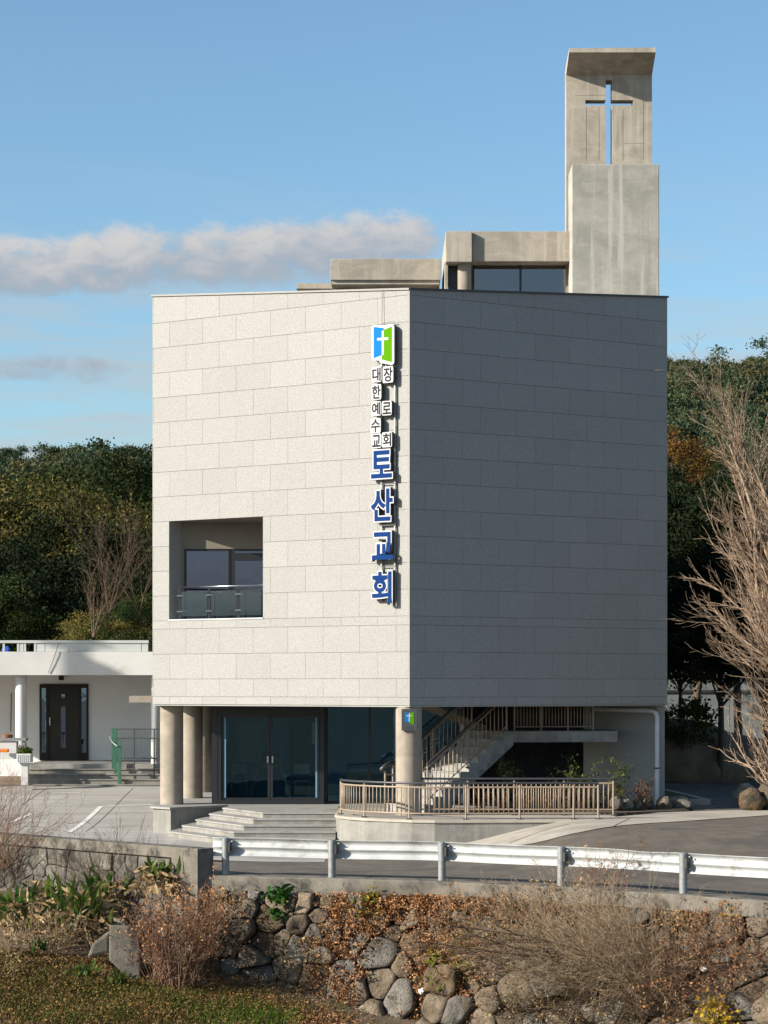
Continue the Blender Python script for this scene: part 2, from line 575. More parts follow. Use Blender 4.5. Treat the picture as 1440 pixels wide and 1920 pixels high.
M['yellow_leaf'] = mk_leaf('yellow_leaf', (0.42, 0.26, 0.02), (0.30, 0.24, 0.03), 9, 0.1, 0.3, 0.5)
M['grass'] = mk_leaf('grass', (0.075, 0.085, 0.018), (0.17, 0.12, 0.045), 1.6, 0.1, 0.25, 0.6, fine=(7, (0.1368, 0.0936, 0.0432)))
M['grass_green'] = mk_leaf('fresh_grass', (0.07776, 0.1458, 0.0175), (0.1166, 0.1798, 0.02916), 3, 0.1, 0.3, 0.6)
M['weeds'] = mk_leaf('weed_leaf', (0.1045, 0.0968, 0.0198), (0.209, 0.121, 0.044), 2.2, 0.1, 0.25, 0.8, fine=(7, (0.275, 0.165, 0.0715)))
M['ever'] = mk_leaf('evergreen', (0.0183, 0.03519, 0.009149), (0.04645, 0.05982, 0.01548), 0.9, 0.38, 0.2, 0.8)
M['ever_dark'] = mk_leaf('dark_evergreen', (0.007488, 0.01382, 0.005184), (0.01613, 0.02419, 0.007488), 0.6, 0.15, 0.12, 0.85)
M['olive'] = mk_leaf('olive_foliage', (0.0572, 0.0616, 0.0154), (0.1232, 0.099, 0.0286), 0.9, 0.38, 0.22, 0.8)
M['rusty'] = mk_leaf('rust_foliage', (0.1008, 0.0468, 0.01152), (0.144, 0.0828, 0.018), 0.9, 0.15, 0.25, 0.6)
M['pine'] = mk_leaf('pine_foliage', (0.01584, 0.03024, 0.01296), (0.03456, 0.04896, 0.01872), 0.22, 0.2, 0.15, 0.6,
                    fine=(0.9, (0.054, 0.0576, 0.0252)))
M['wood_far'] = mk_leaf('far_wood', (0.0286, 0.0533, 0.0312), (0.0676, 0.0884, 0.0416), 0.16, 0.0, 0.15, 0.8,
                        fine=(0.30, (0.0936, 0.0832, 0.0364)))
M['red_leaf'] = mk_leaf('red_leaf', (0.144, 0.0252, 0.0144), (0.1008, 0.054, 0.0216), 9, 0.1, 0.25, 0.6, fine=(20, (0.072, 0.0792, 0.0216)))
M['bed_leaf'] = mk_leaf('shrub_leaf', (0.036, 0.0612, 0.01296), (0.072, 0.0936, 0.018), 5, 0.15, 0.3, 0.45)
M['lime_leaf'] = mk_leaf('lime_leaf', (0.1224, 0.1512, 0.0216), (0.1872, 0.1872, 0.036), 7, 0.1, 0.3, 0.45)
M['interior'] = mk('interior_wall', (0.36, 0.39, 0.42), (0.42, 0.45, 0.48), 1.2, rough=0.9)
M['wood'] = mk('light_wood', (0.34, 0.20, 0.09), (0.42, 0.26, 0.13), 5, rough=0.6, stretch=(1, 1, 6))
M['cream'] = mk('cream_card', (0.62, 0.54, 0.38), rough=0.7)
M['orange'] = mk('orange_plastic', (0.60, 0.17, 0.02), rough=0.5)
M['blue_tarp'] = mk('blue_tarp', (0.02, 0.06, 0.33), rough=0.5)
M['shed'] = mk('grey_sheet', (0.132, 0.15, 0.156), (0.18, 0.198, 0.204), 0.7, rough=0.6, col3=(0.096, 0.108, 0.108), scale3=0.9)
M['litter'] = mk('white_litter', (0.72, 0.72, 0.72), rough=0.6)


# ------------------------------------------------------------------ ground
def sm(a, b, x):
    t = min(max((x - a) / (b - a), 0.0), 1.0)
    return t * t * (3 - 2 * t)


GX = [-3.3, -2.87, -0.93, 1.02, 3.03, 4.93, 6.7, 8.5, 12.0, 20.0, 45.0]
GY = [40.7, 40.57, 40.0, 39.4, 38.3, 36.9, 35.3, 33.4, 29.2, 18.5, -15.0]


def gline(X):
    """the kerb line carrying the guardrail"""
    return float(np.interp(X, GX, GY))


def front(X):
    return gline(X) if X > -3.25 else 40.6 + (-3.25 - X) * 0.95


def gz(X, Y):
    z = -0.14
    z += 0.60 * sm(54, 66, Y) * sm(-2, -5, X)
    z += 0.64 * sm(0.6, 4.5, X) * sm(40, 47.0, Y)
    z += 0.9 * sm(60, 90, Y)
    z += 0.122 * (1 - sm(0.3, 4.5, Y - front(X)))        # the road meets the kerb almost flush
    return z


def glow(X, Y):
    """the low ground below the stone wall"""
    z = -1.15 - 0.22 * (40.5 - Y) - 0.13 * (X + 6)
    return max(min(z, -0.6), -3.2) + 0.05 * mnoise.noise((X * 0.9, Y * 0.9, 0))


def ray_ground(px, py, fn, y0=50.0):
    Y = y0
    for _ in range(40):
        X = (px - CX) * Y / F
        Yn = (EYE - fn(X, Y)) * F / (py - HY)
        Y += (Yn - Y) * 0.5
    return Vector(((px - CX) * Y / F, Y, fn((px - CX) * Y / F, Y)))


def sheet(name, mat, xs, y0fn, y1fn, nrow, zfn, dz, parent=None):
    vs, fs = [], []
    for X in xs:
        a, b = y0fn(X), y1fn(X)
        for j in range(nrow + 1):
            Y = a + (b - a) * j / nrow
            vs.append((X, Y, zfn(X, Y) + dz))
    for i in range(len(xs) - 1):
        for j in range(nrow):
            k = i * (nrow + 1) + j
            fs.append((k, k + nrow + 1, k + nrow + 2, k + 1))
    o = MB().add(vs, fs).build(name, mat, parent, smooth=True)
    return tag(o, kind='structure')


def fr(a, b, n):
    return [a + (b - a) * i / n for i in range(n + 1)]


def hz(X, Y):
    H = float(np.interp(X, [-160, -80, -20, 20, 42, 80, 160], [18, 20, 22.0, 29, 32.5, 33, 28]))
    w = mnoise.noise((X * 0.02, Y * 0.02, 3.0)) * 1.6
    return -0.3 + (H + w) * sm(105, 245, Y) - 14 * sm(260, 420, Y)


base = MB().add([(-1500, -1500, -3.6), (1500, -1500, -3.6), (1500, 1500, -3.6), (-1500, 1500, -3.6)], [(0, 1, 2, 3)])
tag(base.build('ground', M['earth']), kind='structure')
sheet('embankment_ground', M['earth'], fr(-30, 30, 90), lambda X: -20.0, lambda X: front(X) + 0.05, 90, glow, 0.0)
sheet('yard_ground', M['bank'], fr(-45, 45, 90), lambda X: front(X) + 0.06, lambda X: 112.0, 70, gz, -0.03)
sheet('road', M['asphalt'], fr(-3.25, 40, 120), lambda X: gline(X) + 0.02, lambda X: 49.2 if X < 4.5 else 49.2 + 2.4 * sm(4.5, 9, X), 24, gz, 0.0)
sheet('plaza', M['plaza'], fr(-26, -1.2, 60), lambda X: max(front(X) + 0.25, 45.6 + 0.4 * math.sin(X)), lambda X: 65.4 if X < -5.2 else 55.5, 40, gz, 0.006)
sheet('driveway', M['asphalt'], fr(7.3, 11.8, 20), lambda X: 49.2 + 2.4 * sm(4.5, 9, X) + 0.004, lambda X: 80.0, 30, gz, -0.004)


def apron_front(X):
    return float(np.interp(X, [0.5, 2.3, 3.2, 4.2, 5.4, 6.7, 8.6, 14], [46.4, 45.4, 45.3, 45.9, 47.3, 48.5, 50.4, 55.0]))


def apron_back(X):
    return float(np.interp(X, [0.5, 4.6, 5.2, 6.6, 8.8, 14], [48.95, 48.95, 49.9, 51.9, 52.7, 57]))


sheet('apron', M['apron'], fr(0.6, 13, 60), apron_front, apron_back, 8, gz, 0.012)
sheet('hill', M['hill'], fr(-320, 320, 110), lambda X: 100.0, lambda X: 430.0, 40, hz, 0.0)


def strip_on(pts, w, name, mat, fn, dz):
    """a painted line lying on the ground"""
    vs, fs = [], []
    n = 10
    a, b = Vector(pts[0]), Vector(pts[1])
    d = (b - a)
    d.z = 0
    s = Vector((-d.y, d.x, 0)).normalized() * w / 2
    for i in range(n + 1):
        p = a.lerp(b, i / n)
        for q in (p - s, p + s):
            vs.append((q.x, q.y, fn(q.x, q.y) + dz))
    fs = [(2 * i, 2 * i + 1, 2 * i + 3, 2 * i + 2) for i in range(n)]
    return tag(MB().add(vs, fs).build(name, mat), kind='structure')


for a, b, w in (((189, 1513), (128, 1562), 0.13), ((189, 1513), (296, 1509), 0.10), ((96, 1488), (150, 1487), 0.10),
                ((60, 1526), (12, 1545), 0.12)):
    strip_on([ray_ground(*a, gz, 58), ray_ground(*b, gz, 55)], w, 'parking_line', M['line'], gz, 0.014)

strip_on([ray_ground(1068, 1546, gz, 48.6), ray_ground(955, 1582, gz, 47.9)], .03, 'paving_joint', M['soil'], gz, 0.018)
strip_on([ray_ground(1180, 1536, gz, 49.5), ray_ground(1150, 1551, gz, 48.3)], .02, 'paving_joint', M['soil'], gz, 0.018)

for a, b in (((20, 1500), (300, 1496)), ((0, 1530), (292, 1524)), ((250, 1478), (160, 1560)), ((90, 1478), (40, 1510))):
    strip_on([ray_ground(*a, gz, 58), ray_ground(*b, gz, 55)], .018, 'paving_joint', M['soil'], gz, 0.011)

# ------------------------------------------------------------------ the church
C = Vector((0.574, 50.24, 0))
L = Vector((-5.61, 54.28, 0))
R = Vector((6.83, 54.0, 0))
L2, R2 = Vector((-5.72, 66.0, 0)), Vector((6.86, 66.0, 0))
FLOOR, SOF = 0.51, 2.98
TOPC, TOPL, TOPR = 12.335, 12.886, 12.81
church = thing('church_building', (0.5, 58, FLOOR), 'tall wedge-fronted church clad in pale granite with a concrete cross tower', 'church')

dL, dR = (L - C), (R - C)
lenL, lenR = dL.length, dR.length
dL.normalize()
dR.normalize()
nL = Vector((dL.y, -dL.x, 0))
nL = nL if nL.y < 0 else -nL
nR = Vector((dR.y, -dR.x, 0))
nR = nR if nR.y < 0 else -nR


def fu(d, px, off=None):
    a = (px - CX) / F
    c = C if off is None else C + off
    return (a * c.y - c.x) / (d.x - a * d.y)


ROWS = [2.98, 3.168, 3.59, 4.19, 4.796, 4.995, 5.597, 6.195, 6.79, 7.392, 7.99, 8.59, 9.19, 9.79, 10.39, 10.99, 11.595, 12.197, 99]
OPEN_U0, OPEN_U1 = fu(dL, 493), fu(dL, 317.2)
OPEN_Z0, OPEN_Z1 = 4.995, 7.392


def facade(d, n, length, top_end, aoff, opening, label):
    def pt(u, z, off):
        q = C + d * u + n * off
        return (q.x, q.y, z)

    def top(u):
        return TOPC + (top_end - TOPC) * u / length
    # backing wall behind the stone, in pieces round the opening
    mb = MB()
    cuts = [0, length]
    if opening:
        cuts = [0, opening[0], opening[1], length]
    for i in range(len(cuts) - 1):
        u0, u1 = cuts[i], cuts[i + 1]
        spans = [(SOF, None)]
        if opening and i == 1:
            spans = [(SOF, opening[2]), (opening[3], None)]
        for z0, z1 in spans:
            za = top(u0) - 0.02 if z1 is None else z1
            zb = top(u1) - 0.02 if z1 is None else z1
            i0, i1 = u0 + (0.03 if i == 0 else 0), u1
            mb.hexa([pt(i0, z0 + .006, -0.16), pt(i1, z0 + .006, -0.16), pt(i1, z0 + .006, -0.008), pt(i0, z0 + .006, -0.008),
                     pt(i0, za, -0.16), pt(i1, zb, -0.16), pt(i1, zb, -0.008), pt(i0, za, -0.008)])
    fac = mb.build('facade', M['joint'], church)
    fac['label'] = label
    # stone panels, running bond
    cache = {}
    g, gv = 0.0042, 0.0026
    for r in range(len(ROWS) - 1):
        z0, z1 = ROWS[r], ROWS[r + 1]
        off = aoff + (0.5 if (r % 2 == 1) else 0.0)
        js = sorted([0.0, length] + [off + k for k in range(-1, 9) if 0.02 < off + k < length - 0.02])
        segs = [(js[i], js[i + 1]) for i in range(len(js) - 1)]
        for u0, u1 in segs:
            pieces = [(u0, u1, z0, z1)]
            if opening and z1 > opening[2] + 0.01 and z0 < opening[3] - 0.01:
                pieces = []
                if u0 < opening[0] - 0.02:
                    pieces.append((u0, min(u1, opening[0]), z0, z1))
                if u1 > opening[1] + 0.02:
                    pieces.append((max(u0, opening[1]), u1, z0, z1))
            for a, b, c0, c1 in pieces:
                ua, ub, za = a + gv, b - gv, c0 + g
                if a == 0.0:
                    ua = 0.028
                zt0, zt1 = min(c1 - g, top(ua) - 0.03), min(c1 - g, top(ub) - 0.03)
                if max(zt0, zt1) - za < 0.03:
                    continue
                zt0, zt1 = max(zt0, za + 0.01), max(zt1, za + 0.01)
                w, h0, h1 = ub - ua, zt0 - za, zt1 - za
                key = (round(w, 3), round(h0, 3), round(h1, 3))
                jit = random.uniform(-0.0012, 0.0012)
                o0 = Vector(pt(ua, za, jit))
                mat4 = Matrix((Vector((d.x, d.y, 0)), Vector((-n.x, -n.y, 0)), Vector((0, 0, 1)))).transposed().to_4x4()
                mat4.translation = o0
                if key not in cache:
                    m = MB().hexa([(0, 0, 0), (w, 0, 0), (w, .018, 0), (0, .018, 0), (0, 0, h0), (w, 0, h1), (w, .018, h1), (0, .018, h0)])
                    o = m.build('stone_panel', M['granite'])
                    bm = bmesh.new()
                    bm.from_mesh(o.data)
                    bmesh.ops.recalc_face_normals(bm, faces=bm.faces)
                    bm.to_mesh(o.data)
                    bm.free()
                    cache[key] = o.data
                    o.matrix_basis = mat4
                    attach(o, fac)
                else:
                    share('stone_panel', cache[key], mat4, fac)
    # cap along the top
    mb = MB()
    ue = length + 0.02
    for i in range(6):
        u0, u1 = ue * i / 6, ue * (i + 1) / 6
        mb.hexa([pt(u0, top(u0) - .03, -0.30), pt(u1, top(u1) - .03, -0.30), pt(u1, top(u1) - .03, 0.035), pt(u0, top(u0) - .03, 0.035),
                 pt(u0, top(u0) + .012, -0.30), pt(u1, top(u1) + .012, -0.30), pt(u1, top(u1) + .012, 0.035), pt(u0, top(u0) + .012, 0.035)])
    mb.build('parapet_cap', M['granite'] if opening else M['dark_grey'], church)
    return fac


aL = fu(dL, 708.1) % 1.0
aR = fu(dR, 832.2) % 1.0
facade(dL, nL, lenL, TOPL, aL, (OPEN_U0, OPEN_U1, OPEN_Z0, OPEN_Z1), 'sunlit granite face with a recessed balcony')
facade(dR, nR, lenR, TOPR, aR, None, 'shaded granite face')
MB().prism([(C.x - .022, C.y + .012), (C.x, C.y - .004), (C.x + .022, C.y + .012), (C.x, C.y + .04)], SOF, TOPC - .035).build('corner_trim', M['granite'], church)

# body of the building behind the two faces
def inset(p, n, k):
    q = p - n * k
    return (q.x, q.y)


Ci = (C.x, C.y + 0.22)
body = MB()
for a, b, n in ((L, L2, None), (L2, R2, None), (R2, R, None)):
    a2, b2 = Vector(a), Vector(b)
    if a == L:
        body.prism([(L.x + .002, L.y + .1), (L2.x, L2.y), (L2.x + .3, L2.y), (L.x + .3, L.y + .05)], SOF + .006, 12.5)
    elif a == R2:
        body.prism([(R.x - .002, R.y + .1), (R2.x, R2.y), (R2.x - .3, R2.y), (R.x - .3, R.y + .05)], SOF + .006, 12.5)
    else:
        body.prism([(L2.x + .31, L2.y), (L2.x + .31, L2.y - .3), (R2.x - .31, R2.y - .3), (R2.x - .31, R2.y)], SOF + .006, 12.5)
body.build('side_wall', M['conc_wall'], church)
ROOF = 11.4
MB().prism([(C.x, C.y + .25), (L.x + .2, L.y + .25), (L2.x + .32, L2.y - .32), (R2.x - .32, R2.y - .32), (R.x - .2, R.y + .25)], ROOF - .2, ROOF).build('roof', M['conc_wall'], church)
MB().prism([(C.x, C.y + .02), (L.x + .02, L.y + .02), (L2.x + .02, L2.y - .02), (R2.x - .02, R2.y - .02), (R.x - .02, R.y + .02)], SOF - .03, SOF).build('soffit', M['plaster'], church)
MB().prism([(-4.2, 55.26), (-4.2, 65.8), (6.7, 65.8), (6.7, 55.6), (2.9, 53.6), (1.0, 53.6), (0.2, 55.26)], 3.2, 3.4).build('floor_slab', M['plaster'], church)

# recessed balcony
pj0 = C + dL * OPEN_U1          # left jamb, outer edge
pj1 = C + dL * OPEN_U0          # right jamb, outer edge
YB = pj0.y + 0.36
kx = (YB - pj0.y) / (-nL.y)
bl = Vector((XP(342, YB), YB, 0))
kx1 = (YB - pj1.y) / (-nL.y)
br = pj1 - nL * kx1
rec = MB()
for (a, b) in ((pj0, bl), (pj1, br)):
    pass
e = 0.018
ja, jb = pj0 - nL * e, bl
jo = ja + dL * .06
MB().hexa([(jo.x, jo.y, OPEN_Z0), (ja.x, ja.y, OPEN_Z0), (jb.x, jb.y + .05, OPEN_Z0), (jb.x - .06, jb.y + .05, OPEN_Z0),
           (jo.x, jo.y, OPEN_Z1), (ja.x, ja.y, OPEN_Z1), (jb.x, jb.y + .05, OPEN_Z1), (jb.x - .06, jb.y + .05, OPEN_Z1)]).build('balcony_jamb', M['granite'], church)
ja, jb = pj1 - nL * e, br
jo = ja - dL * .06
MB().hexa([(ja.x, ja.y, OPEN_Z0), (jo.x, jo.y, OPEN_Z0), (jb.x + .06, jb.y + .05, OPEN_Z0), (jb.x, jb.y + .05, OPEN_Z0),
           (ja.x, ja.y, OPEN_Z1), (jo.x, jo.y, OPEN_Z1), (jb.x + .06, jb.y + .05, OPEN_Z1), (jb.x, jb.y + .05, OPEN_Z1)]).build('balcony_jamb', M['granite'], church)
quad = [(pj0 - nL * e), (pj1 - nL * e), br, bl]
q2 = [(p.x, p.y) for p in quad]
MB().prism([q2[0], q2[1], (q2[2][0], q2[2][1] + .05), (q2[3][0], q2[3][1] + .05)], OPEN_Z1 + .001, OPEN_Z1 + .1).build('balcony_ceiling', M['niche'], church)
MB().prism([q2[0], q2[1], (q2[2][0], q2[2][1] + .05), (q2[3][0], q2[3][1] + .05)], OPEN_Z0 - .1, OPEN_Z0 - .001).build('balcony_floor', M['step'], church)
sl = [C + dL * (OPEN_U1 + .02) + nL * .02, C + dL * (OPEN_U0 - .005) + nL * .02, C + dL * (OPEN_U0 - .005) - nL * .25, C + dL * (OPEN_U1 + .02) - nL * .25]
MB().prism([(p.x, p.y) for p in sl], OPEN_Z0 + .001, OPEN_Z0 + .03).build('balcony_sill', M['white_flat'], church)
# back wall with window and door
wz = ZP(1029, YB)
xl, xr = bl.x, br.x
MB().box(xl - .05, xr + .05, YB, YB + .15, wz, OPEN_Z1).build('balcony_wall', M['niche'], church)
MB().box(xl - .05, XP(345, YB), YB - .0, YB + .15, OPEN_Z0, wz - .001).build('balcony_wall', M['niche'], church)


def window(name, x0, x1, z0, z1, Y, panes, mat_f, mat_g, parent, fw=0.06, depth=0.08, pane_in=0.03):
    """frame with mullions between panes; every pane a sub-part"""
    mb = MB()
    mb.box(x0, x1, Y, Y + depth, z1 - fw, z1)
    mb.box(x0, x1, Y, Y + depth, z0, z0 + fw)
    mb.box(x0, x0 + fw, Y, Y + depth, z0 + fw, z1 - fw)
    mb.box(x1 - fw, x1, Y, Y + depth, z0 + fw, z1 - fw)
    w = mb.build(name, mat_f, parent)
    for i in range(len(panes) - 1):
        m = panes[i][1]
        n2 = panes[i + 1][0]
        if n2 - m > 0.005:
            MB().box(m, n2, Y - .004, Y + depth, z0 + fw, z1 - fw).build('mullion', mat_f, w)
    for p in panes:
        a, b = p[0], p[1]
        c, d2 = (p[2], p[3]) if len(p) > 2 else (z0 + fw, z1 - fw)
        MB().box(a, b, Y + pane_in, Y + pane_in + .012, c, d2).build('pane', mat_g, w)
    return w


wx0, wx1 = XP(345, YB), xr - .01
win = window('balcony_window', wx0, wx1, OPEN_Z0, wz - .002, YB + .02,
             [(XP(349.5, YB), XP(428, YB)), (XP(440, YB), wx1 - .06)], M['frame'], M['glass_win'], church, fw=.05)
MB().box(XP(428, YB) + .002, XP(431, YB), YB, YB + .017, OPEN_Z0 + .02, wz - .01).build('door_stile', M['brown'], win)
MB().box(XP(440, YB) + .002, wx1 - .061, YB + .01, YB + .048, ZP(1051, YB), ZP(1037, YB)).build('door_rail', M['frame'], win)
MB().box(wx0 + .051, XP(428, YB), YB + .012, YB + .049, ZP(1113, YB), ZP(1110, YB)).build('transom', M['frame'], win)
MB().box(XP(346, YB), xr, YB + 1.6, YB + 1.65, OPEN_Z0, OPEN_Z1).build('inner_wall', M['interior'], church)

# glass balustrade of the balcony
rl = thing('balcony_railing', (pj0.x, pj0.y, OPEN_Z0), 'steel and clear glass balustrade across the recessed balcony', 'railing')
rp = [C + dL * fu(dL, x, -nL * .14) - nL * .14 for x in (337, 392, 447, 492.5)]
ztop = 4.995 + 0.80
MB().tube([(rp[0] - dL * -.0).to_tuple()[:2] + (ztop,), rp[3].to_tuple()[:2] + (ztop,)], .022, 8).build('handrail', M['steel'], rl, smooth=True)
for p in rp[:3]:
    MB().bar((p.x, p.y, OPEN_Z0 + .03), (p.x, p.y, ztop - .02), .05, .02, (0, 1, 0)).build('post', M['dark_grey'], rl)
    for zz in (.22, .60):
        MB().bar((p.x - .07, p.y - .02, OPEN_Z0 + zz), (p.x + .07, p.y - .02, OPEN_Z0 + zz), .03, .03).build('glass_clamp', M['steel'], rl)
for i in range(3):
    a, b = rp[i].lerp(rp[i + 1], .06), rp[i].lerp(rp[i + 1], .94)
    MB().hexa([(a.x, a.y, OPEN_Z0 + .1), (b.x, b.y, OPEN_Z0 + .1), (b.x, b.y + .01, OPEN_Z0 + .1), (a.x, a.y + .01, OPEN_Z0 + .1),
               (a.x, a.y, ztop - .1), (b.x, b.y, ztop - .1), (b.x, b.y + .01, ztop - .1), (a.x, a.y + .01, ztop - .1)]).build('glass_panel', M['glass_rail'], rl)

# ------------------------------------------------------------------ roof-top concrete and tower
def bpx(mb, x0, x1, y0, y1, Y, dep):
    return mb.box(XP(x0, Y), XP(x1, Y), Y, Y + dep, ZP(y1, Y), ZP(y0, Y))


bpx(MB(), 620, 826, 485, 525, 57.6, 4.0).build('roof_beam', M['conc'], church, bevel=.015)
bpx(MB(), 622, 824, 525.2, 533, 57.66, 3.9).build('beam_lip', M['conc'], church)
bpx(MB(), 626, 824, 533.2, 575, 58.2, 3.3).build('penthouse_wall', M['conc'], church)
bpx(MB(), 556, 624, 531, 541, 60.2, 3.2).build('roof_slab', M['conc'], church)
bpx(MB(), 560, 626, 541.2, 600, 60.5, 2.6).build('penthouse_wall', M['conc'], church)
bpx(MB(), 836, 885, 433, 491, 56.6, 3.6).build('roof_beam', M['conc'], church, bevel=.015)
Yw = 56.95
bpx(MB(), 834.5, 839.5, 491.3, 600, Yw, 3.0).build('penthouse_wall', M['conc'], church)
bpx(MB(), 841, 858, 491.3, 580, 57.15, 0.05).build('dark_panel', M['frame'], church)
cx = XP(871, 56.95)
MB().tube([(cx, 56.95, 10.5), (cx, 56.95, ZP(491.2, 56.95))], .175, 24).build('roof_column', M['conc_col'], church, smooth='auto')
bpx(MB(), 885.5, 1069, 433.6, 490, 56.74, 0.6).build('roof_beam', M['conc'], church, bevel=.012)
MB().box(XP(840, 57.4), XP(1066, 57.4), 57.46, 60.2, ZP(470, 57.4), ZP(440, 57.4)).build('penthouse_roof', M['conc'], church)
MB().box(XP(841, 60), XP(1070, 60), 60.2, 60.4, ROOF, ZP(452, 60)).build('penthouse_wall', M['plaster'], church)
window('penthouse_window', XP(886, 57.25), XP(1068, 57.25), ROOF + .1, ZP(492, 57.25), 57.25,
       [(XP(889.5, 57.25), XP(974, 57.25)), (XP(978, 57.25), XP(1064, 57.25))], M['frame'], M['glass_pent'], church, fw=.045)

tower = empty('bell_tower', (5.8, 57, ROOF))
attach(tower, church)
WM[tower.name] = Matrix.Translation((5.8, 57, ROOF))
tower.location = (5.8, 57, ROOF)
tower['label'] = 'raw concrete tower with a cut-out cross'
YT = 56.0
MB().box(XP(1072.5, YT), XP(1236, YT), YT, YT + 1.12, ROOF, ZP(308, YT)).build('tower_base', M['conc_tower'], tower, bevel=.02)
YU = 57.2
x0, x1 = XP(1061.5, YU), XP(1222.5, YU)
zc = [ZP(y, YU) for y in (310, 197.5, 187.5, 150)]
xc = [XP(x, YU) for x in (1097.5, 1136, 1147.5, 1187)]
ztopw = ZP(139, YU)
zb = ROOF
TH = 0.36
pieces = [(x0, x1, zb, zc[0]),
          (x0, xc[1], zc[0], zc[1]), (xc[2], x1, zc[0], zc[1]),
          (x0, xc[0], zc[1], zc[2]), (xc[3], x1, zc[1], zc[2]),
          (x0, xc[1], zc[2], zc[3]), (xc[2], x1, zc[2], zc[3]),
          (x0, x1, zc[3], ztopw)]
# one wall with a cross-shaped hole: outline grid, faces only where there is concrete
gx = sorted({x0, x1, *xc})
gzs = sorted({zb, ztopw, *zc})


def solid(i, k):
    mx, mz = (gx[i] + gx[i + 1]) / 2, (gzs[k] + gzs[k + 1]) / 2
    return any(a < mx < b and c < mz < d for a, b, c, d in pieces)


mb = MB()
ids = {}
for i in range(len(gx)):
    for k in range(len(gzs)):
        for j, Y in enumerate((YU, YU + TH)):
            ids[i, k, j] = len(mb.v)
            mb.v.append((gx[i], Y, gzs[k]))
nx, nz = len(gx) - 1, len(gzs) - 1
for i in range(nx):
    for k in range(nz):
        if not solid(i, k):
            continue
        mb.f.append((ids[i, k, 0], ids[i + 1, k, 0], ids[i + 1, k + 1, 0], ids[i, k + 1, 0]))
        mb.f.append((ids[i, k, 1], ids[i, k + 1, 1], ids[i + 1, k + 1, 1], ids[i + 1, k, 1]))
        for di, dk, a, b in ((-1, 0, (i, k + 1), (i, k)), (1, 0, (i + 1, k), (i + 1, k + 1)), (0, -1, (i, k), (i + 1, k)), (0, 1, (i + 1, k + 1), (i, k + 1))):
            ii, kk = i + di, k + dk
            if ii < 0 or kk < 0 or ii >= nx or kk >= nz or not solid(ii, kk):
                mb.f.append((ids[a[0], a[1], 0], ids[a[0], a[1], 1], ids[b[0], b[1], 1], ids[b[0], b[1], 0]))
mb.build('tower_wall', M['conc'], tower).data.update()
# sloping visor
YS = 56.35
xa, xb = XP(1067, YS), XP(1229.5, YS)
zf0, zf1 = ZP(98, YS), ZP(89, YS)
zb0, zb1 = ZP(143, YU), ZP(143, YU) + .2
MB().hexa([(xa, YS, zf0), (xb, YS, zf0), (x1 + .004, YU + TH + .003, zb0 - .12), (x0 - .004, YU + TH + .003, zb0 - .12),
           (xa, YS, zf1 - .02), (xb, YS, zf1), (x1 + .004, YU + TH + .003, zb1), (x0 - .004, YU + TH + .003, zb1)]).build('tower_visor', M['conc'], tower)
# faint raised seams left by the form boards
mb = MB()
for px, a, b in ((1098, 200, 300), (1122, 200, 300), (1167, 205, 300), (1205, 180, 300)):
    mb.box(XP(px, YU) - .008, XP(px, YU) + .008, YU - .006, YU + .002, ZP(b, YU), ZP(a, YU))
for py, a, b in ((178, 1078, 1134), (268, 1170, 1208), (178, 1168, 1210)):
    mb.box(XP(a, YU), XP(b, YU), YU - .006, YU + .002, ZP(py, YU) - .008, ZP(py, YU) + .008)
tag(mb.build('form_seam', M['conc'], tower), kind='stuff')

# lightning wire down the face
pw = C + dL * fu(dL, 711, nL * .03) + nL * .03

# ------------------------------------------------------------------ ground floor
def column(x, y, r, z0, z1):
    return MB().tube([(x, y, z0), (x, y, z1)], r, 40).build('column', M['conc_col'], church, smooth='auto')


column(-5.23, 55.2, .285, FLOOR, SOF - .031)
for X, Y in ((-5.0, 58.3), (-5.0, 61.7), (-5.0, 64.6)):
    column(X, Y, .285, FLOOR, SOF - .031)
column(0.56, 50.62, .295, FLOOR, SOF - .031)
MB().prism([(-5.12, 53.75), (-3.9, 54.95), (-3.9, 65.9), (-5.7, 65.9), (-5.6, 54.35)], -0.6, FLOOR - .05).build('plinth', M['conc_wall'], church)
MB().prism([(-5.13, 53.68), (-3.86, 54.93), (-3.86, 65.9), (-5.75, 65.9), (-5.68, 54.33)], FLOOR - .049, FLOOR).build('plinth_top', M['step'], church)
MB().prism([(-3.855, 55.0), (-3.855, 65.9), (6.7, 65.9), (6.7, 54.4), (5.2, 53.6), (4.0, 53.6), (4.0, 53.4), (-1.0, 53.4), (-1.0, 55.0)], -0.5, FLOOR - .002).build('floor', M['step'], church)

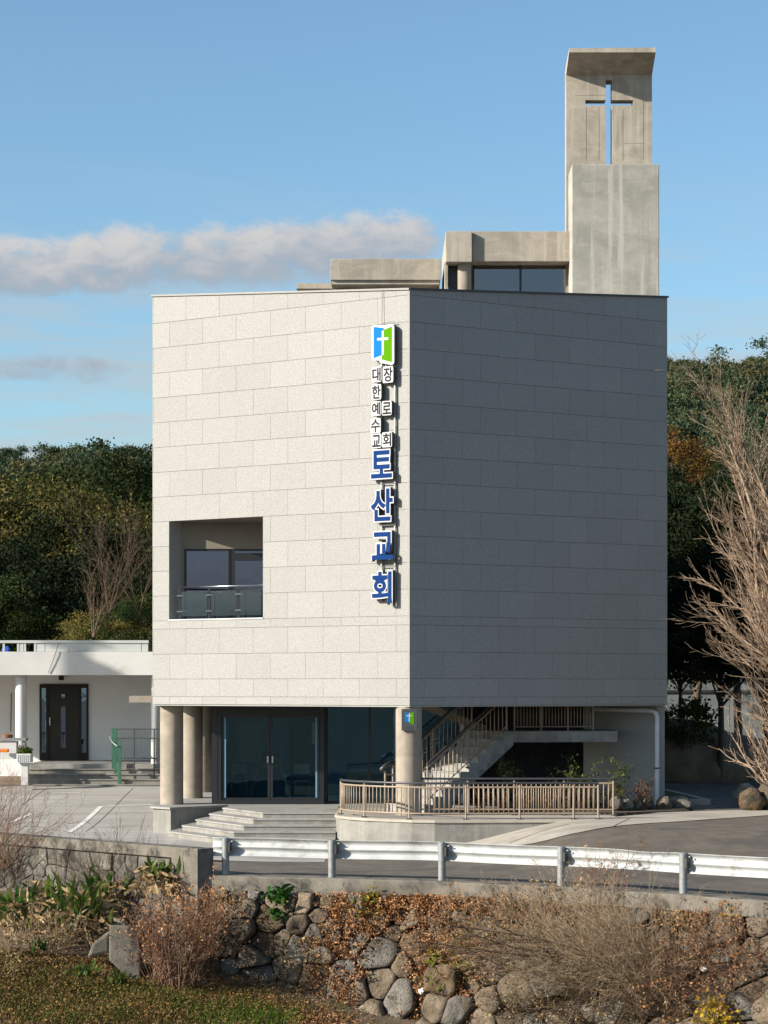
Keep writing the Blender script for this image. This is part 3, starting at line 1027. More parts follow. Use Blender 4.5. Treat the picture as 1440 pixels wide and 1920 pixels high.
YD = 55.2
xd0, xd1 = XP(400, YD), XP(607.5, YD)
ent = window('entrance_door', xd0, xd1, FLOOR, SOF - .031, YD, [], M['frame'], M['glass_door'], church, fw=.10, depth=.16)
MB().box(xd0 + .101, xd1 - .101, YD + .02, YD + .15, ZP(1341, YD), SOF - .133).build('door_head', M['frame'], ent)
MB().box(xd0 + .101, XP(414.5, YD), YD + .01, YD + .15, FLOOR + .101, ZP(1341, YD) - .001).build('door_stile', M['frame'], ent)
MB().box(XP(600, YD), xd1 - .101, YD + .01, YD + .15, FLOOR + .101, ZP(1341, YD) - .001).build('door_stile', M['frame'], ent)
zl = FLOOR + .102
zh = ZP(1341, YD) - .002
for a, b, hx in ((415.5, 506, 502), (507, 599, 511)):
    xa, xb = XP(a, YD), XP(b, YD)
    leaf = window('door_leaf', xa, xb, zl, zh, YD + .05, [(xa + .06, xb - .06)], M['frame'], M['glass_door'], church, fw=.055, depth=.06)
    MB().box(XP(hx, YD) - .018, XP(hx, YD) + .018, YD - .02, YD + .049, FLOOR + 1.02, FLOOR + 1.18).build('handle', M['steel'], leaf)
    xe = xa + .061 if a < 450 else xb - .1
    MB().box(xe, xe + .04, YD + .046, YD + .049, zl + .06, zh - .06).build('film_strip', mk('blue_film', (0.12, 0.25, 0.36), rough=.4), leaf)
# storefront to the right of the door
YG = 55.6
xs = [XP(609, YG), XP(612, YG), XP(691, YG), XP(695, YG), XP(760, YG), XP(764, YG), 1.9]
window('shop_window', xs[0], xs[6], FLOOR, SOF - .031, YG, [(xs[1] + .04, xs[2]), (xs[3], xs[4]), (xs[5], xs[6] - .05)], M['frame'], M['glass_door'], church, fw=.06)
MB().box(xd0 - .04, xd0, YD, 65.5, FLOOR, SOF - .031).build('side_glazing', M['frame'], church)
# inside
MB().box(xd0 + .01, 6.6, 64.2, 64.3, FLOOR, SOF - .031).build('inner_wall', M['interior'], church)
MB().box(1.9, 2.0, 55.6, 64.2, FLOOR, SOF - .031).build('inner_wall', M['interior'], church)
MB().box(2.0, 6.3, 57.6, 57.7, FLOOR - .3, SOF - .031).build('recess_wall', mk('dark_stone', (.035, .036, .04), (.06, .06, .065), 4, rough=.8), church)
# plaster wall under the shaded face
MB().prism([(4.95, 55.6), (6.62, 54.28), (6.80, 54.28), (6.80, 65.0), (6.6, 65.0), (6.6, 54.62), (5.05, 55.85)], -0.1, SOF - .031).build('plaster_wall', M['plaster'], church)
MB().box(XP(242, 60), -5.74, 60.0, 61.4, ZP(1317, 60), ZP(1305, 60)).build('side_canopy', M['conc_col'], church)

# a few things seen dimly through the doors
MB().box(xd0 + .02, 1.88, 59.2, 59.3, FLOOR, SOF - .031).build('inner_partition', mk('teal_wall', (0.22, 0.34, 0.40), (0.28, 0.40, 0.46), .8, rough=.9), church)
MB().box(xd0 + .3, -3.2, 59.12, 59.19, FLOOR + .9, FLOOR + 2.0).build('inner_panel', M['cream'], church)
MB().box(-2.5, -1.7, 59.12, 59.19, FLOOR, FLOOR + 2.05).build('inner_doorway', M['frame'], church)
tb = thing('wooden_easel', (XP(505, 57), 57, FLOOR), 'light wood A-frame stand seen through the glass doors', 'stand')
for a_, b_ in ((467, 488), (546, 523)):
    MB().bar((XP(a_, 57), 57, FLOOR), (XP(b_, 57), 57.15, ZP(1425, 57)), .06, .06, (0, 1, 0)).build('leg', M['wood'], tb)
MB().bar((XP(480, 57), 57.1, ZP(1437, 57)), (XP(531, 57), 57.1, ZP(1437, 57)), .05, .07).build('crossbar', M['wood'], tb)
MB().box(XP(490, 57), XP(521, 57), 57.2, 57.24, ZP(1432, 57), ZP(1412, 57)).build('board', M['frame'], tb)
for px_, lab_ in ((448, 'pale round-legged stool behind the left door leaf'), (566, 'pale round-legged stool behind the right door leaf')):
    sx_ = XP(px_, 57.6)
    so_ = thing('stool', (sx_, 57.6, FLOOR), lab_, 'stool')
    MB().box(sx_ - .22, sx_ + .22, 57.4, 57.8, FLOOR + .45, FLOOR + .5).build('seat', M['wood'], so_, bevel=.01)
    MB().box(sx_ - .2, sx_ + .2, 57.76, 57.79, FLOOR + .65, FLOOR + .9).build('backrest', M['cream'], so_, bevel=.01)
    for a_, b_ in ((-.19, 57.43), (.19, 57.43), (-.19, 57.77), (.19, 57.77)):
        MB().tube([(sx_ + a_, b_, FLOOR), (sx_ + a_, b_, FLOOR + (.449 if b_ < 57.6 else .66))], .016, 8).build('leg', M['steel'], so_)
for i, (x, y, h, lab) in enumerate(((-4.05, 56.6, 1.45, 'cream notice box behind the left door leaf'), (-1.75, 56.6, 1.45, 'cream notice box behind the right door leaf'))):
    nb = thing('notice_box', (x, y, FLOOR), lab, 'notice box')
    MB().box(x - .07, x + .1, y, y + .12, FLOOR + h, FLOOR + h + .55).build('box_body', M['cream'], nb)
    MB().box(x - .02, x + .05, y + .02, y + .09, FLOOR, FLOOR + h).build('stand', M['frame'], nb)
sh = thing('wooden_cabinet', (-.4, 57.5, FLOOR), 'low light wood cabinet behind the window beside the door', 'cabinet')
MB().box(-.95, .35, 57.3, 57.8, FLOOR + .05, FLOOR + .72).build('cabinet_body', M['wood'], sh)
for x in (-.62, -.3, .02):
    MB().box(x, x + .3, 57.28, 57.299, FLOOR + .1, FLOOR + .66).build('cabinet_door', M['wood'], sh)

# drain pipe
dp = thing('drain_pipe', (6.55, 54.05, FLOOR), 'white plastic drain pipe bending down the grey plaster wall', 'pipe')
xp_, yp_ = XP(1232, 54.1), 54.12
a = (XP(1112, 55.2), 55.2, SOF - .13)
z9 = ZP(1334, 54.1)
pts = [a, (xp_ - .22, yp_ + .12, z9 + .02), (xp_ - .08, yp_ + .03, z9), (xp_ - .02, yp_, z9 - .05), (xp_, yp_, z9 - .14), (xp_, yp_, .3)]
MB().tube(pts, .055, 16).build('pipe', M['pvc'], dp, smooth='auto')
for z in (2.4, 1.42):
    MB().tube([(xp_, yp_, z), (xp_, yp_, z + .035)], .066, 16).build('clamp', M['dark_grey'] if z < 2 else M['pvc'], dp, smooth='auto')

# ------------------------------------------------------------------ entrance steps, terrace
stp = thing('entrance_steps', (-2.5, 51, -.14), 'broad worn granite steps folding round to the glass doors', 'steps')
for k in range(5):
    z1 = FLOOR - .006 - .125 * k
    Yk = 51.65 - .35 * k
    bx_ = -2.79 - .2 * k
    lend = Vector((-3.86, 53.75)) .lerp(Vector((-5.07, 52.75)), k / 4)
    nose = .02
    poly = [(-1.09, Yk), (bx_, Yk), (lend.x, lend.y), (lend.x + .25, lend.y + 1.6), (-3.4, 54.98), (-1.09, 54.98)]
    MB().prism(poly, -.5 + .01 * k, z1 - .035).build('riser_block', M['conc_wall'], stp)
    poly2 = [(-1.095, Yk - nose), (bx_ - .01, Yk - nose), (lend.x - .02, lend.y - .01), (lend.x + .25, lend.y + 1.55), (-3.4, 54.97), (-1.095, 54.97)]
    MB().prism(poly2, z1 - .034, z1).build('tread', M['step'], stp)

ter = thing('terrace', (2, 50, -.14), 'curved concrete terrace with stained wall in front of the corner column', 'terrace')
edge = [(-1.085, 50.75), (-1.0, 50.3), (-.75, 49.8), (-.35, 49.35), (.1, 49.0), (.6, 48.72), (1.1, 48.6), (1.8, 48.66), (3.0, 48.75), (4.75, 48.78)]
poly = edge + [(5.15, 49.9), (5.15, 53.3), (-1.085, 53.3)]
MB().prism(poly, -.5, FLOOR - .062).build('terrace_wall', M['conc_wall'], ter)
e2 = [(x - (.03 if i < 4 else 0), y - .03) for i, (x, y) in enumerate(edge)]
MB().prism(e2 + [(5.16, 49.9), (5.16, 53.38), (-1.083, 53.38)], FLOOR - .06, FLOOR - .001).build('terrace_slab', M['apron'], ter)
bed = MB().prism([(1.7, 50.75), (5.3, 50.75), (5.9, 51.3), (7.1, 52.0), (7.1, 54.2), (5.3, 55.7), (4.0, 53.4), (1.7, 53.0)], .3, FLOOR + .03)
tag(bed.build('planting_bed', M['soil']), kind='structure')


# ------------------------------------------------------------------ stairs and railings
def resample(pts, step):
    pts = [Vector(p) for p in pts]
    out, acc = [], [0.0]
    for i in range(len(pts) - 1):
        acc.append(acc[-1] + (pts[i + 1] - pts[i]).length)
    n = max(1, round(acc[-1] / step))
    for k in range(n + 1):
        s = acc[-1] * k / n
        i = 0
        while i < len(pts) - 2 and acc[i + 1] < s:
            i += 1
        t = (s - acc[i]) / max(acc[i + 1] - acc[i], 1e-6)
        out.append(pts[i].lerp(pts[i + 1], min(t, 1)))
    return out


def railing(t, pts, posts, ztop, zbot, zhand, step=.108, r=.0125, mat=None, hand_out=(0, 0, 0), base=0.0):
    mat = mat or M['beige']
    up = lambda p, z: (p.x, p.y, p.z + z)
    pts = [Vector(p) for p in pts]
    MB().tube([up(p, ztop) for p in pts], .02, 8).build('top_rail', mat, t, smooth='auto')
    MB().tube([up(p, zbot) for p in pts], .017, 8).build('bottom_rail', mat, t, smooth='auto')
    if zhand:
        ho = Vector(hand_out)
        MB().tube([up(p + ho, zhand) for p in pts], .026, 10).build('handrail', M['dark_grey'], t, smooth='auto')
    ps = resample(pts, step)
    bal = None
    for i, p in enumerate(ps):
        if any((p - Vector(q)).length < step * .45 for q in posts):
            continue
        if bal is None:
            bal = MB().tube([(0, 0, zbot), (0, 0, ztop)], r, 6).build('baluster', mat, t, smooth=True)
            bal.matrix_basis = Matrix.Translation(p)
        else:
            share('baluster', bal.data, Matrix.Translation(p), t)
    for q in posts:
        q = Vector(q)
        MB().tube([up(q, base), up(q, ztop + .05)], .024, 10).build('post', mat, t, smooth='auto')
        MB().box(q.x - .06, q.x + .06, q.y - .06, q.y + .06, q.z + base - .002, q.z + base + .022).build('foot_plate', M['dark_grey'], t)
        if zhand:
            a = Vector(up(q, ztop + .03))
            MB().tube([a, a + Vector(hand_out) + Vector((0, 0, zhand - ztop - .03))], .012, 6).build('bracket', M['dark_grey'], t)


rf = thing('terrace_railing', (1, 48.9, FLOOR), 'beige baluster railing curving round the terrace edge with dark handrail', 'railing')
path = [(-.98, 50.85), (-.90, 50.36), (-.66, 49.90), (-.28, 49.47), (.15, 49.13), (.62, 48.87), (1.1, 48.76), (1.8, 48.82), (3.0, 48.9), (4.68, 48.92)]
path = [(x, y, FLOOR) for x, y in path]
fp = []
for px in (637.8, 683.5, 768, 873, 974.7, 1075.6, 1124.4):
    best = min(resample(path, .02), key=lambda p: abs((p.x * F / p.y + CX) - px))
    fp.append(best)
railing(rf, resample(path, .18), fp, .70, .13, .79)
rb = thing('ramp_railing', (3, 50.6, FLOOR), 'straight beige railing behind the curved terrace railing, before the planting bed', 'railing')
p0, p1 = Vector((XP(789, 50.55), 50.55, FLOOR)), Vector((XP(1150, 50.4), 50.4, FLOOR))
railing(rb, [p0, p1], [p0, p0.lerp(p1, .245), p0.lerp(p1, .486), p0.lerp(p1, .745), p1], .72, .13, .82)

PHI = RAD(41)
sd = Vector((math.cos(PHI), math.sin(PHI), 0))
sw = Vector((-math.sin(PHI), math.cos(PHI), 0))
s0 = Vector((0.93, 51.15, FLOOR))
RISE, RUN, WID, NST = .184, .28, 1.32, 10
st = thing('staircase', (1.0, 51.5, FLOOR), 'granite staircase climbing right behind the corner column', 'staircase')
for k in range(NST):
    a = s0 + sd * (RUN * k)
    b = s0 + sd * (RUN * (k + 1) + .02)
    q = [a, b, b + sw * WID, a + sw * WID]
    zt = FLOOR + RISE * (k + 1)
    zb_ = zt - RISE - (.16 if k > 2 else RISE * k + .001)
    MB().prism([(p.x, p.y) for p in q], zb_, zt - .03).build('step', M['step'], st)
    q = [a - sd * .02 - sw * .015, b - sd * .0, b + sw * (WID + .015), a - sd * .02 + sw * (WID + .015)]
    MB().prism([(p.x, p.y) for p in q], zt - .029, zt).build('tread', M['step'], st)
LZ = FLOOR + RISE * NST
sa, sb_ = s0 + sd * (RUN * 2.2) + sw * .02, s0 + sd * (RUN * NST) + sw * .02
za_, zb2 = FLOOR + RISE * 2.2, FLOOR + RISE * NST
ww = sw * (WID - .04)
MB().hexa([(*(sa.xy), za_ - .36), (*(sb_.xy), zb2 - .36), (*((sb_ + ww).xy), zb2 - .36), (*((sa + ww).xy), za_ - .36),
           (*(sa.xy), za_ - .2), (*(sb_.xy), zb2 - .2), (*((sb_ + ww).xy), zb2 - .2), (*((sa + ww).xy), za_ - .2)]).build('stringer', M['conc_wall'], st)
e0 = s0 + sd * (RUN * NST + .022)
e1 = e0 + sw * WID
MB().prism([(e0.x, e0.y), (XP(1158, 53.3), 53.3), (XP(1158, 53.3) + .1, 55.5), (e1.x, 55.5), (e1.x, e1.y)], LZ - .26, LZ).build('landing', M['conc_wall'], st)
# sloping soffit of the upper flight
u0, u1 = Vector((e1.x + .3, 55.2, LZ + .1)), Vector((e1.x - 2.0, 54.3, LZ + 1.1))
MB().hexa([u0 + Vector((0, .0, -.2)), u0 + Vector((.0, 1.1, -.2)), u1 + Vector((0, 1.1, -.3)), u1 + Vector((0, 0, -.3)),
           u0, u0 + Vector((0, 1.1, 0)), u1 + Vector((0, 1.1, -.1)), u1 + Vector((0, 0, -.1))]).build('upper_flight', M['conc_col'], st)
for off, name, lab in ((.06, 'stair_railing', 'beige stair railing on the near side of the granite staircase'),
                       (WID - .06, 'stair_railing', 'beige stair railing on the far side, its newel left of the column')):
    t = thing(name, s0 + sw * off, lab, 'railing')
    a = s0 + sw * off + sd * .14 + Vector((0, 0, RISE))
    b = s0 + sw * off + sd * (RUN * NST - .14) + Vector((0, 0, RISE * NST))
    railing(t, [a, b], [a, a.lerp(b, .5), b], .84, .12, .95, step=.16)
    if off > .5:
        n0 = a - sd * .24 + Vector((0, 0, -RISE))
        MB().tube([(n0.x, n0.y, n0.z), (n0.x, n0.y, n0.z + .95)], .024, 10).build('newel', M['beige'], t)
        for zz in (.25, .85):
            MB().bar((n0.x, n0.y, n0.z + zz), (a.x, a.y, n0.z + zz), .03, .03).build('newel_rail', M['beige'], t)
        MB().tube([(n0.x - .1, n0.y - .08, n0.z + .96), (n0.x, n0.y, n0.z + 1.06), (a.x, a.y, a.z + .95)], .05, 10).build('rail_end', M['dark_grey'], t, smooth=True)
lt = thing('landing_railing', (3.5, 53.4, LZ), 'beige railing along the stair landing under the soffit', 'railing')
p0, p1 = Vector((e0.x + .05, 53.38, LZ)), Vector((XP(1112, 53.5), 53.5, LZ))
railing(lt, [p0, p1], [p0, p0.lerp(p1, .34), p0.lerp(p1, .68), p1], .6, .10, 0, step=.075)

# ------------------------------------------------------------------ the vertical sign
OFF = 0.16


def sgn(px, py, off=OFF):
    """point on the sign plane hung in front of the sunlit face"""
    u = fu(dL, px, nL * off)
    p = C + nL * off + dL * u
    return Vector((p.x, p.y, EYE + (HY - py) * p.y / F))


SB = Matrix((-dL, Vector((0, 0, 1)), nL)).transposed()      # local x right, y up, z outward
sg0 = sgn(718, 870)
sign = thing('vertical_sign', sg0, 'long vertical church sign of raised letters with blue and green emblem', 'sign')


def loc2(px, py):
    p = sgn(px, py) - sg0
    return (p.dot(-dL), p.z)


def sign_mesh(name, mb, mat, parent=None, smooth=False):
    o = mb.build(name, mat, None, smooth=smooth)
    m4 = SB.to_4x4()
    m4.translation = sg0
    o.matrix_basis = m4
    WM[o.name] = m4.copy()
    return attach(o, parent or sign)


def text_mesh(ch, offset, extrude, res=3):
    c = bpy.data.curves.new('glyph', 'FONT')
    c.body = ch
    c.offset = offset
    c.extrude = extrude
    c.resolution_u = res
    o = bpy.data.objects.new('glyph', c)
    COL.objects.link(o)
    dg = bpy.context.evaluated_depsgraph_get()
    me = bpy.data.meshes.new_from_object(o.evaluated_get(dg))
    bpy.data.objects.remove(o)
    bpy.data.curves.remove(c)
    return me


def bounds(me):
    a = np.empty(len(me.vertices) * 3, dtype=np.float32)
    me.vertices.foreach_get('co', a)
    a = a.reshape(-1, 3)
    return a.min(0), a.max(0)


def rounded(poly, r, k=5):
    out = []
    n = len(poly)
    for i in range(n):
        p, a, b = Vector(poly[i]), Vector(poly[i - 1]), Vector(poly[(i + 1) % n])
        d1, d2 = (a - p), (b - p)
        rr = min(r, d1.length * .45, d2.length * .45)
        s, e = p + d1.normalized() * rr, p + d2.normalized() * rr
        for j in range(k + 1):
            t = j / k
            out.append(tuple(s * (1 - t) ** 2 + p * 2 * t * (1 - t) + e * t * t))
    return out


def letter(ch, box, big):
    """raised letter: dark return, white face plate, printed strokes"""
    x0, y0, x1, y1 = box
    grow = .028 if big else .022                      # strokes fatter than the regular weight
    rim = .066 if big else .085
    core = text_mesh(ch, grow, .004)
    plate = text_mesh(ch, rim, .02, 4)
    bmin, bmax = bounds(plate)
    if not big:                                       # the small letters sit on rounded blobs
        k = .05
        pl_ = rounded([(bmin[0] + k, bmin[1] - .01), (bmax[0] - k, bmin[1] - .01), (bmax[0] + .01, bmin[1] + k * 2), (bmax[0] + .01, bmax[1] - k * 2),
                       (bmax[0] - k, bmax[1] + .01), (bmin[0] + k, bmax[1] + .01), (bmin[0] - .01, bmax[1] - k * 2), (bmin[0] - .01, bmin[1] + k * 2)], .18)
        bo = MB().prism(pl_, -.02, .02).build('blob', None)
        plate = bo.data
        bpy.data.objects.remove(bo)
    (ax, ay), (bx2, by2) = loc2(x0, (y1 + y0) / 2), loc2(x1, (y1 + y0) / 2)
    ay = loc2((x0 + x1) / 2, y1)[1]
    by2 = loc2((x0 + x1) / 2, y0)[1]
    sx, sy = (bx2 - ax) / (bmax[0] - bmin[0]), (by2 - ay) / (bmax[1] - bmin[1])
    body = None
    for me, nm, mat, dz, sz in ((plate, 'letter', M['sign_side'], -.052, 2.4), (plate.copy(), 'face_plate', M['sign_white'], 0.005, .25), (core, 'stroke', M['blue'] if big else M['ink'], .0125, .4)):
        me.name = nm
        n = len(me.vertices)
        a = np.empty(n * 3, dtype=np.float32)
        me.vertices.foreach_get('co', a)
        a = a.reshape(-1, 3)
        a[:, 0] = (a[:, 0] - bmin[0]) * sx + ax
        a[:, 1] = (a[:, 1] - bmin[1]) * sy + ay
        a[:, 2] = a[:, 2] * sz + dz
        if nm == 'letter':
            cxm, cym = (ax + bx2) / 2, (ay + by2) / 2
        me.vertices.foreach_set('co', a.ravel())
        me.materials.clear()
        me.materials.append(mat)
        me.update()
        o = bpy.data.objects.new(nm, me)
        COL.objects.link(o)
        m4 = SB.to_4x4()
        m4.translation = sg0
        o.matrix_basis = m4
        if body is None:
            attach(o, sign)
            body = o
            WM[o.name] = m4.copy()
        else:
            attach(o, body)


for ch, box, big in (('대', (697.4, 688, 715.4, 716.5), 0), ('장', (718, 687, 737.5, 717.5), 0), ('한', (697, 721, 715, 749.5), 0),
                     ('예', (696.6, 753, 714.8, 779.5), 0), ('로', (716.5, 752, 734.5, 778.5), 0), ('수', (695, 784.5, 714, 812), 0),
                     ('교', (697, 813.5, 715, 840), 0), ('회', (716.5, 810.5, 735, 838.5), 0),
                     ('토', (694.5, 842, 737, 899), 1), ('산', (693, 914, 738.5, 979.5), 1), ('교', (696, 995, 739, 1052), 1), ('회', (695.5, 1069.5, 736.5, 1134), 1)):
    letter(ch, box, big)


def epx(x, y):
    return loc2(680 + x / 6.19, 590 + y / 6.19)


def plate(name, poly, z0, z1, mat, parent=None, bevel=0):
    mb = MB()
    n = len(poly)
    a = sum(poly[i][0] * poly[(i + 1) % n][1] - poly[(i + 1) % n][0] * poly[i][1] for i in range(n))
    if a < 0:
        poly = poly[::-1]
    mb.prism(poly, z0, z1)
    return sign_mesh(name, mb, mat, parent)


emb_px = [(103, 116), (255, 128), (368, 98), (368, 590), (200, 560), (190, 530), (103, 538)]
emb = rounded([epx(*p) for p in emb_px], .10)
ep = plate('emblem', emb, -.10, -.002, M['sign_side'])
plate('face_plate', emb, -.001, .008, M['sign_white'], ep)
plate('emblem_panel', [epx(*p) for p in ((131, 143), (247, 156), (247, 180), (221, 186), (221, 266), (168, 270), (168, 301), (221, 298), (221, 470), (131, 505))], .009, .013, M['sky_blue'], ep)
plate('emblem_panel', [epx(*p) for p in ((248, 176), (340, 139), (340, 551), (224, 520), (224, 474), (248, 466), (248, 296), (300, 292), (300, 260), (248, 264))], .009, .013, M['lime'], ep)
for x in (710.5, 735.5):
    a, b = loc2(x, 672), loc2(x - .5, 1128)
    sign_mesh('mounting_rail', MB().box(a[0] - .018, a[0] + .018, b[1], a[1], -.125, -.095), M['galv_post'])
    for py in (700, 800, 906, 987, 1060, 1125):
        q = loc2(x, py)
        sign_mesh('bracket', MB().box(q[0] - .012, q[0] + .012, q[1] - .012, q[1] + .012, -.158, -.126), M['galv_post'])
for py in (907, 985, 1062):
    a, b = loc2(710.5, py), loc2(735.5, py)
    sign_mesh('cross_bar', MB().box(a[0], b[0], a[1] - .009, a[1] + .009, -.094, -.08), M['dark_grey'])
ca, cb = loc2(711, 540), loc2(711, 607)
sign_mesh('cable', MB().tube([(cb[0], ca[1], -.13), (cb[0], cb[1], -.11)], .006, 5), M['copper'])
qa, qb = loc2(713, 606), loc2(737, 605)
sign_mesh('top_bracket', MB().box(qa[0], qb[0], qa[1], qa[1] + .014, -.07, -.055), M['dark_grey'])

# plaque on the corner column
pq = thing('wall_plaque', (0.56, 50.3, 2.6), 'dark stone plaque with small blue and green emblem on the corner column', 'plaque')
YP = 50.27
X0, X1, Z0, Z1 = XP(753, YP), XP(782, YP), ZP(1370, YP), ZP(1329.5, YP)
MB().box(X0, X1, YP, YP + .06, Z0, Z1).build('plaque_slab', M['plaque'], pq, bevel=.004)


def q5(x, y):
    return (XP(600 + x / 4, YP), ZP(1310 + y / 4, YP))


def vplate(name, pts, y0, y1, mat, parent):
    n = len(pts)
    vs = [(x, y0, z) for x, z in pts] + [(x, y1, z) for x, z in pts]
    fs = [tuple(range(n)), tuple(range(2 * n - 1, n - 1, -1))] + [(i, i + n, (i + 1) % n + n, (i + 1) % n) for i in range(n)]
    return MB().add(vs, fs).build(name, mat, parent)


vplate('emblem_panel', [q5(*p) for p in ((636, 103), (669, 108), (669, 176), (636, 176))], YP - .006, YP - .001, M['sky_blue'], pq)
vplate('emblem_panel', [q5(*p) for p in ((670, 108), (705, 100), (705, 193), (670, 183))], YP - .006, YP - .001, M['lime'], pq)
vplate('emblem_cross', [q5(*p) for p in ((666, 108), (673, 108), (673, 172), (666, 172))], YP - .010, YP - .007, M['sign_white'], pq)
vplate('emblem_cross', [q5(*p) for p in ((649, 124), (665.5, 124), (665.5, 131), (649, 131))], YP - .010, YP - .007, M['sign_white'], pq)
vplate('emblem_cross', [q5(*p) for p in ((673.5, 124), (691, 124), (691, 131), (673.5, 131))], YP - .010, YP - .007, M['sign_white'], pq)
for i, (a, b, y) in enumerate(((642, 700, 213), (640, 708, 222))):
    x = a
    while x < b:
        w = random.uniform(3, 7)
        vplate('engraved_mark', [q5(x, y), q5(min(x + w, b), y), q5(min(x + w, b), y + 4), q5(x, y + 4)], YP - .003, YP - .001, M['sign_side'], pq)
        x += w + 3

# ------------------------------------------------------------------ the white house
YF, YWL = 66.0, 69.4
house = thing('white_house', (-9.5, 67, 1.13), 'low white flat-roofed house with round porch columns left of the church', 'house')
PZ = 1.13
xL, xR = -16.0, -5.0
MB().box(xL, xR, YF, YF + .25, ZP(1266, YF), ZP(1222, YF)).build('fascia', M['white'], house, bevel=.01)
MB().box(xL, xR, YF + .26, YF + 9, ZP(1262, YF), ZP(1224, YF) - .1).build('roof', M['white'], house)
MB().box(xL, XP(278, YF), YF + .06, YF + .16, ZP(1205.5, YF), ZP(1200.5, YF)).build('parapet_rail', M['pale_panel'], house)
for a, b in ((32, 43), (64, 83), (84, 264), (265, 277)):
    MB().box(XP(a, YF), XP(b, YF), YF + .09, YF + .13, ZP(1221.5, YF), ZP(1205.8, YF)).build('parapet_panel', M['pale_panel'], house)
for a in (-40, 4, 31, 44, 63):
    MB().box(XP(a, YF), XP(a, YF) + .06, YF + .08, YF + .14, ZP(1221.5, YF), ZP(1205.8, YF)).build('parapet_post', M['pale_panel'], house)
MB().box(xL, xR, YWL, YWL + .25, 0, ZP(1263, YF)).build('wall', M['white_shade_lift'], house)
MB().box(xL, xL + .3, YWL + .26, YF + 9, 0, ZP(1263, YF)).build('wall', M['white'], house)
MB().box(xL, xR, YWL + 5.2, YF + 9, 0, ZP(1263, YF) - .01).build('rear_wall', M['white'], house)
for a, b in ((29, 50), (283, 299)):
    xm, r_ = XP((a + b) / 2, YF + .4), (b - a) / 2 * (YF + .4) / F
    MB().tube([(xm, YF + .4, PZ), (xm, YF + .4, ZP(1266, YF) - .001)], r_, 28).build('porch_column', M['white'], house, smooth='auto')
dx0, dx1, dz1 = XP(74.5, YWL), XP(166, YWL), ZP(1282.5, YWL)
dr = MB()
fw = XP(92, YWL) - dx0
dr.box(dx0, dx1, YWL - .06, YWL - .001, ZP(1290, YWL), dz1)
dr.box(dx0, dx0 + .06, YWL - .06, YWL - .001, PZ, ZP(1290, YWL))
dr.box(XP(86.5, YWL), XP(92, YWL), YWL - .06, YWL - .001, PZ, ZP(1290, YWL))
dr.box(XP(147.5, YWL), XP(153, YWL), YWL - .06, YWL - .001, PZ, ZP(1290, YWL))
dr.box(dx1 - .06, dx1, YWL - .06, YWL - .001, PZ, ZP(1290, YWL))
dr.box(dx0 + .06, XP(86.5, YWL), YWL - .055, YWL - .001, PZ, ZP(1411, YWL))
dr.box(XP(153, YWL), dx1 - .06, YWL - .055, YWL - .001, PZ, ZP(1411, YWL))
hd = dr.build('front_door', M['brown'], house)
for a, b in ((78.4, 86.4), (153.1, 161.9)):
    MB().box(XP(a, YWL), XP(b, YWL), YWL - .03, YWL - .02, ZP(1410.9, YWL), ZP(1290.1, YWL)).build('sidelight', mk_glass('sidelight_glass', (.03, .05, .09), .30, gl=(.45, .7, 1)), hd)
MB().box(XP(92.1, YWL), XP(147.4, YWL), YWL - .035, YWL - .001, PZ, ZP(1290.1, YWL)).build('door_leaf', M['door'], hd)
for a, b, c, d_ in ((114.5, 124, 1299.5, 1311), (114.5, 124, 1324, 1402)):
    MB().box(XP(a, YWL), XP(b, YWL), YWL - .055, YWL - .036, ZP(d_, YWL), ZP(c, YWL)).build('light_frame', M['copper'] if c > 1310 else M['brown'], hd)
    MB().box(XP(a + 1.3, YWL), XP(b - 1.3, YWL), YWL - .062, YWL - .056, ZP(d_ - 2, YWL), ZP(c + 2, YWL)).build('door_light', mk_glass('doorlight_glass', (.03, .05, .09), .32, gl=(.4, .65, 1)), hd)
MB().box(XP(93.2, YWL), XP(95.2, YWL), YWL - .09, YWL - .036, ZP(1360, YWL), ZP(1345, YWL)).build('door_handle', M['steel'], hd)
lm = thing('porch_lamp', (XP(114.5, 69.2), 69.2, 3.6), 'small dark lantern above the brown house door', 'lamp')
xq = XP(114.5, 69.1)
MB().box(xq - .07, xq + .07, 69.1, 69.24, ZP(1275.5, 69.1), ZP(1269, 69.1)).build('lantern', M['brown'], lm)
MB().add([(xq - .09, 69.08, ZP(1268.8, 69.1)), (xq + .09, 69.08, ZP(1268.8, 69.1)), (xq + .09, 69.26, ZP(1268.8, 69.1)), (xq - .09, 69.26, ZP(1268.8, 69.1)), (xq, 69.17, ZP(1264.5, 69.1))],
         [(0, 1, 4), (1, 2, 4), (2, 3, 4), (3, 0, 4), (3, 2, 1, 0)]).build('lantern_cap', M['brown'], lm)
MB().box(xq - .015, xq + .015, 69.24, 69.4, ZP(1268, 69.1), ZP(1266.5, 69.1)).build('lamp_arm', M['brown'], lm)
cbl = thing('house_cable', P(100, 1240, 65.9), 'thin dark cable hanging down the white house fascia', 'cable')
MB().tube([P(110, 1205, 65.97), P(104, 1225, 65.95), P(97, 1245, 65.96), P(90, 1262, 65.97)], .012, 5).build('wire', M['dark_grey'], cbl)
hs = thing('house_steps', (-8.5, 65.5, .43), 'wide pale concrete steps up to the white house porch', 'steps')
MB().box(XP(50, 66), -5.0, 66.2, YWL, -.2, PZ).build('porch_floor', M['step'], hs)
for k in range(4):
    z1 = PZ - .14 * (k + 1)
    y = 66.2 - .3 * (k + 1)
    MB().box(XP(54 if k < 3 else 62, y), -5.0, y, 66.19, -.2 - .01 * k, z1 - .03).build('step', M['conc_wall'], hs)
    MB().box(XP(54 if k < 3 else 62, y) - .01, -5.0, y - .03, 66.185, z1 - .029, z1).build('tread', M['conc_wall'], hs)

